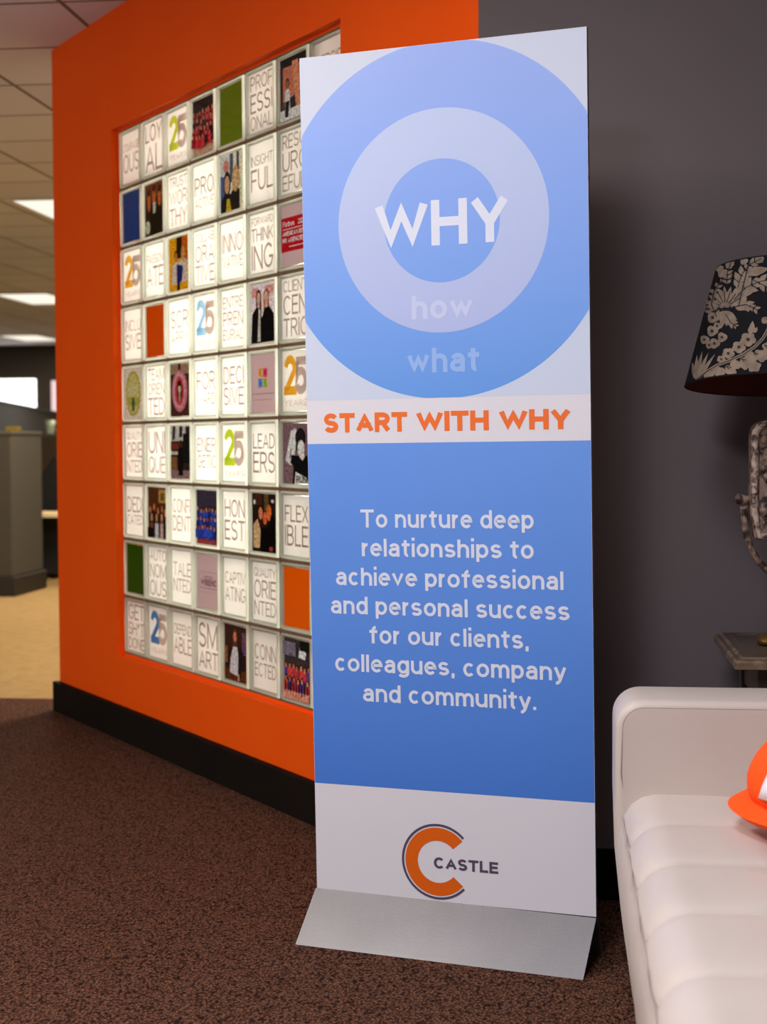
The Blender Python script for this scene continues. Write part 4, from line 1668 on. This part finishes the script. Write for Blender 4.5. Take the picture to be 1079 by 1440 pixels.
e = tag(empty('cubicle_screen', (-4.37, 11.70, 0), (0, 0, math.atan2(4.0, -0.875))), 'long charcoal cubicle screen below the bright far window', 'partition')
MB().box(0.0, 7.0, 0, 0.06, 0.0, 1.36).build('screen_panel', M_SCREEN, e)
MB().box(0.0, 7.0, -0.005, 0.065, 1.36, 1.385).build('top_cap', M_SCREEN, e)
e = tag(empty('low_table', (-4.12, 11.35, 0)), 'low pale table in front of the black office chair', 'table')
MB().box(0, 1.0, 0, 0.45, 0.485, 0.515).build('table_top', pmat('pale_laminate', rgb(226, 206, 160), 0.5), e, bevel=0.003)
MB().box(0.04, 0.96, 0.24, 0.26, 0.04, 0.485).build('back_panel', M_BLACK, e)
for lx in (0.05, 0.93):
    for ly in (0.05, 0.38):
        MB().box(lx, lx + 0.03, ly, ly + 0.03, 0, 0.485).build('leg', M_BLACK, e)

e = tag(empty('office_chair', (-4.03, 12.06, 0)), 'black office chair half hidden by the orange wall', 'chair')
MB().prism([(-0.20, 0.42), (0.22, 0.42), (0.25, 0.70), (0.16, 0.92), (-0.02, 0.95), (-0.12, 0.80), (-0.21, 0.62)], 0.10, 0.17).build('backrest', M_BLACK, e, bevel=0.02, seg=3)
MB().prism([(-0.24, 0.36), (0.24, 0.36), (0.25, 0.43), (-0.25, 0.43)], -0.26, 0.18).build('seat', M_BLACK, e, bevel=0.02, seg=3)
MB().tube([(0, 0, 0.06), (0, 0, 0.38)], 0.03, 12).build('gas_post', M_BLACK, e)
b5 = MB()
for k in range(5):
    a = 2 * PI * k / 5
    b5.tube([(0, 0, 0.09), (0.28 * math.cos(a), 0.28 * math.sin(a), 0.055)], [0.03, 0.018], 8)
b5.build('star_base', M_BLACK, e)
for k in range(5):
    a = 2 * PI * k / 5
    MB().tube([(0.28 * math.cos(a), 0.28 * math.sin(a) - 0.015, 0.03), (0.28 * math.cos(a), 0.28 * math.sin(a) + 0.015, 0.03)], 0.03, 12).build('caster', M_BLACK, e)
MB().box(-0.26, -0.23, -0.16, 0.12, 0.60, 0.63).build('armrest', M_BLACK, e, bevel=0.008)

e = tag(empty('cup', (-4.235, 12.63, 1.125)), 'pale green cup standing on the tan cubicle panel', 'cup')
MB().lathe([(0.030, 0), (0.034, 0.05), (0.042, 0.11), (0.038, 0.11), (0.030, 0.02), (0.001, 0.015)], 24, cap=False).build('body', pmat('pale_green_ceramic', rgb(168, 186, 160), 0.4), e, smooth=True)
MB().tube([(0.038, 0, 0.09), (0.062, 0, 0.08), (0.062, 0, 0.04), (0.035, 0, 0.03)], 0.006, 8).build('handle', MATS['pale_green_ceramic'], e, smooth=True)
tg = MB().box(-0.05, 0.045, -0.03, 0.03, 0, 0.032).build('box', pmat('yellow_card', rgb(120, 100, 16), 0.5), loc=(-3.765, 10.45, 1.125), bevel=0.004)
tag(tg, 'small yellow box on top of the grey cubicle partition', 'box')

# far window, and a narrow bright strip beside it
MW = emit('daylight_glass', (1.0, 0.98, 0.94, 1), 3.2)
wn = MB().box(-9.6, -7.92, 22.975, 22.995, 1.35, 2.03).build('window_1', MW, bevel=0.05)
struct(wn)
MWP = emit('pink_daylight_glass', (1.0, 0.72, 0.72, 1), 1.0)
struct(MB().box(-7.68, -6.9, 22.975, 22.995, 1.35, 2.0).build('window_2', MWP))


def troffer(x, y, label):
    e = tag(empty('ceiling_light', (x, y, CEIL)), label, 'ceiling light', 'ceiling lights over the office')
    MB().box(-0.27, 0.27, -0.57, 0.57, -0.012, -0.004).build('diffuser', M_DIFF, e)
    f = MB()
    f.box(-0.295, 0.295, -0.595, -0.57, -0.016, 0)
    f.box(-0.295, 0.295, 0.57, 0.595, -0.016, 0)
    f.box(-0.295, -0.27, -0.57, 0.57, -0.016, 0)
    f.box(0.27, 0.295, -0.57, 0.57, -0.016, 0)
    f.build('frame', pmat('white_metal', rgb(214, 208, 196), 0.5), e)


M_DIFF = emit('lit_diffuser', (1.0, 0.93, 0.78, 1), 1.1)
troffer(-3.07, 9.87, 'nearest lit ceiling light, beside the orange wall')
troffer(-5.33, 15.6, 'middle lit ceiling light over the cubicles')
troffer(-7.4, 21.3, 'farthest lit ceiling light, close to the dark end wall')
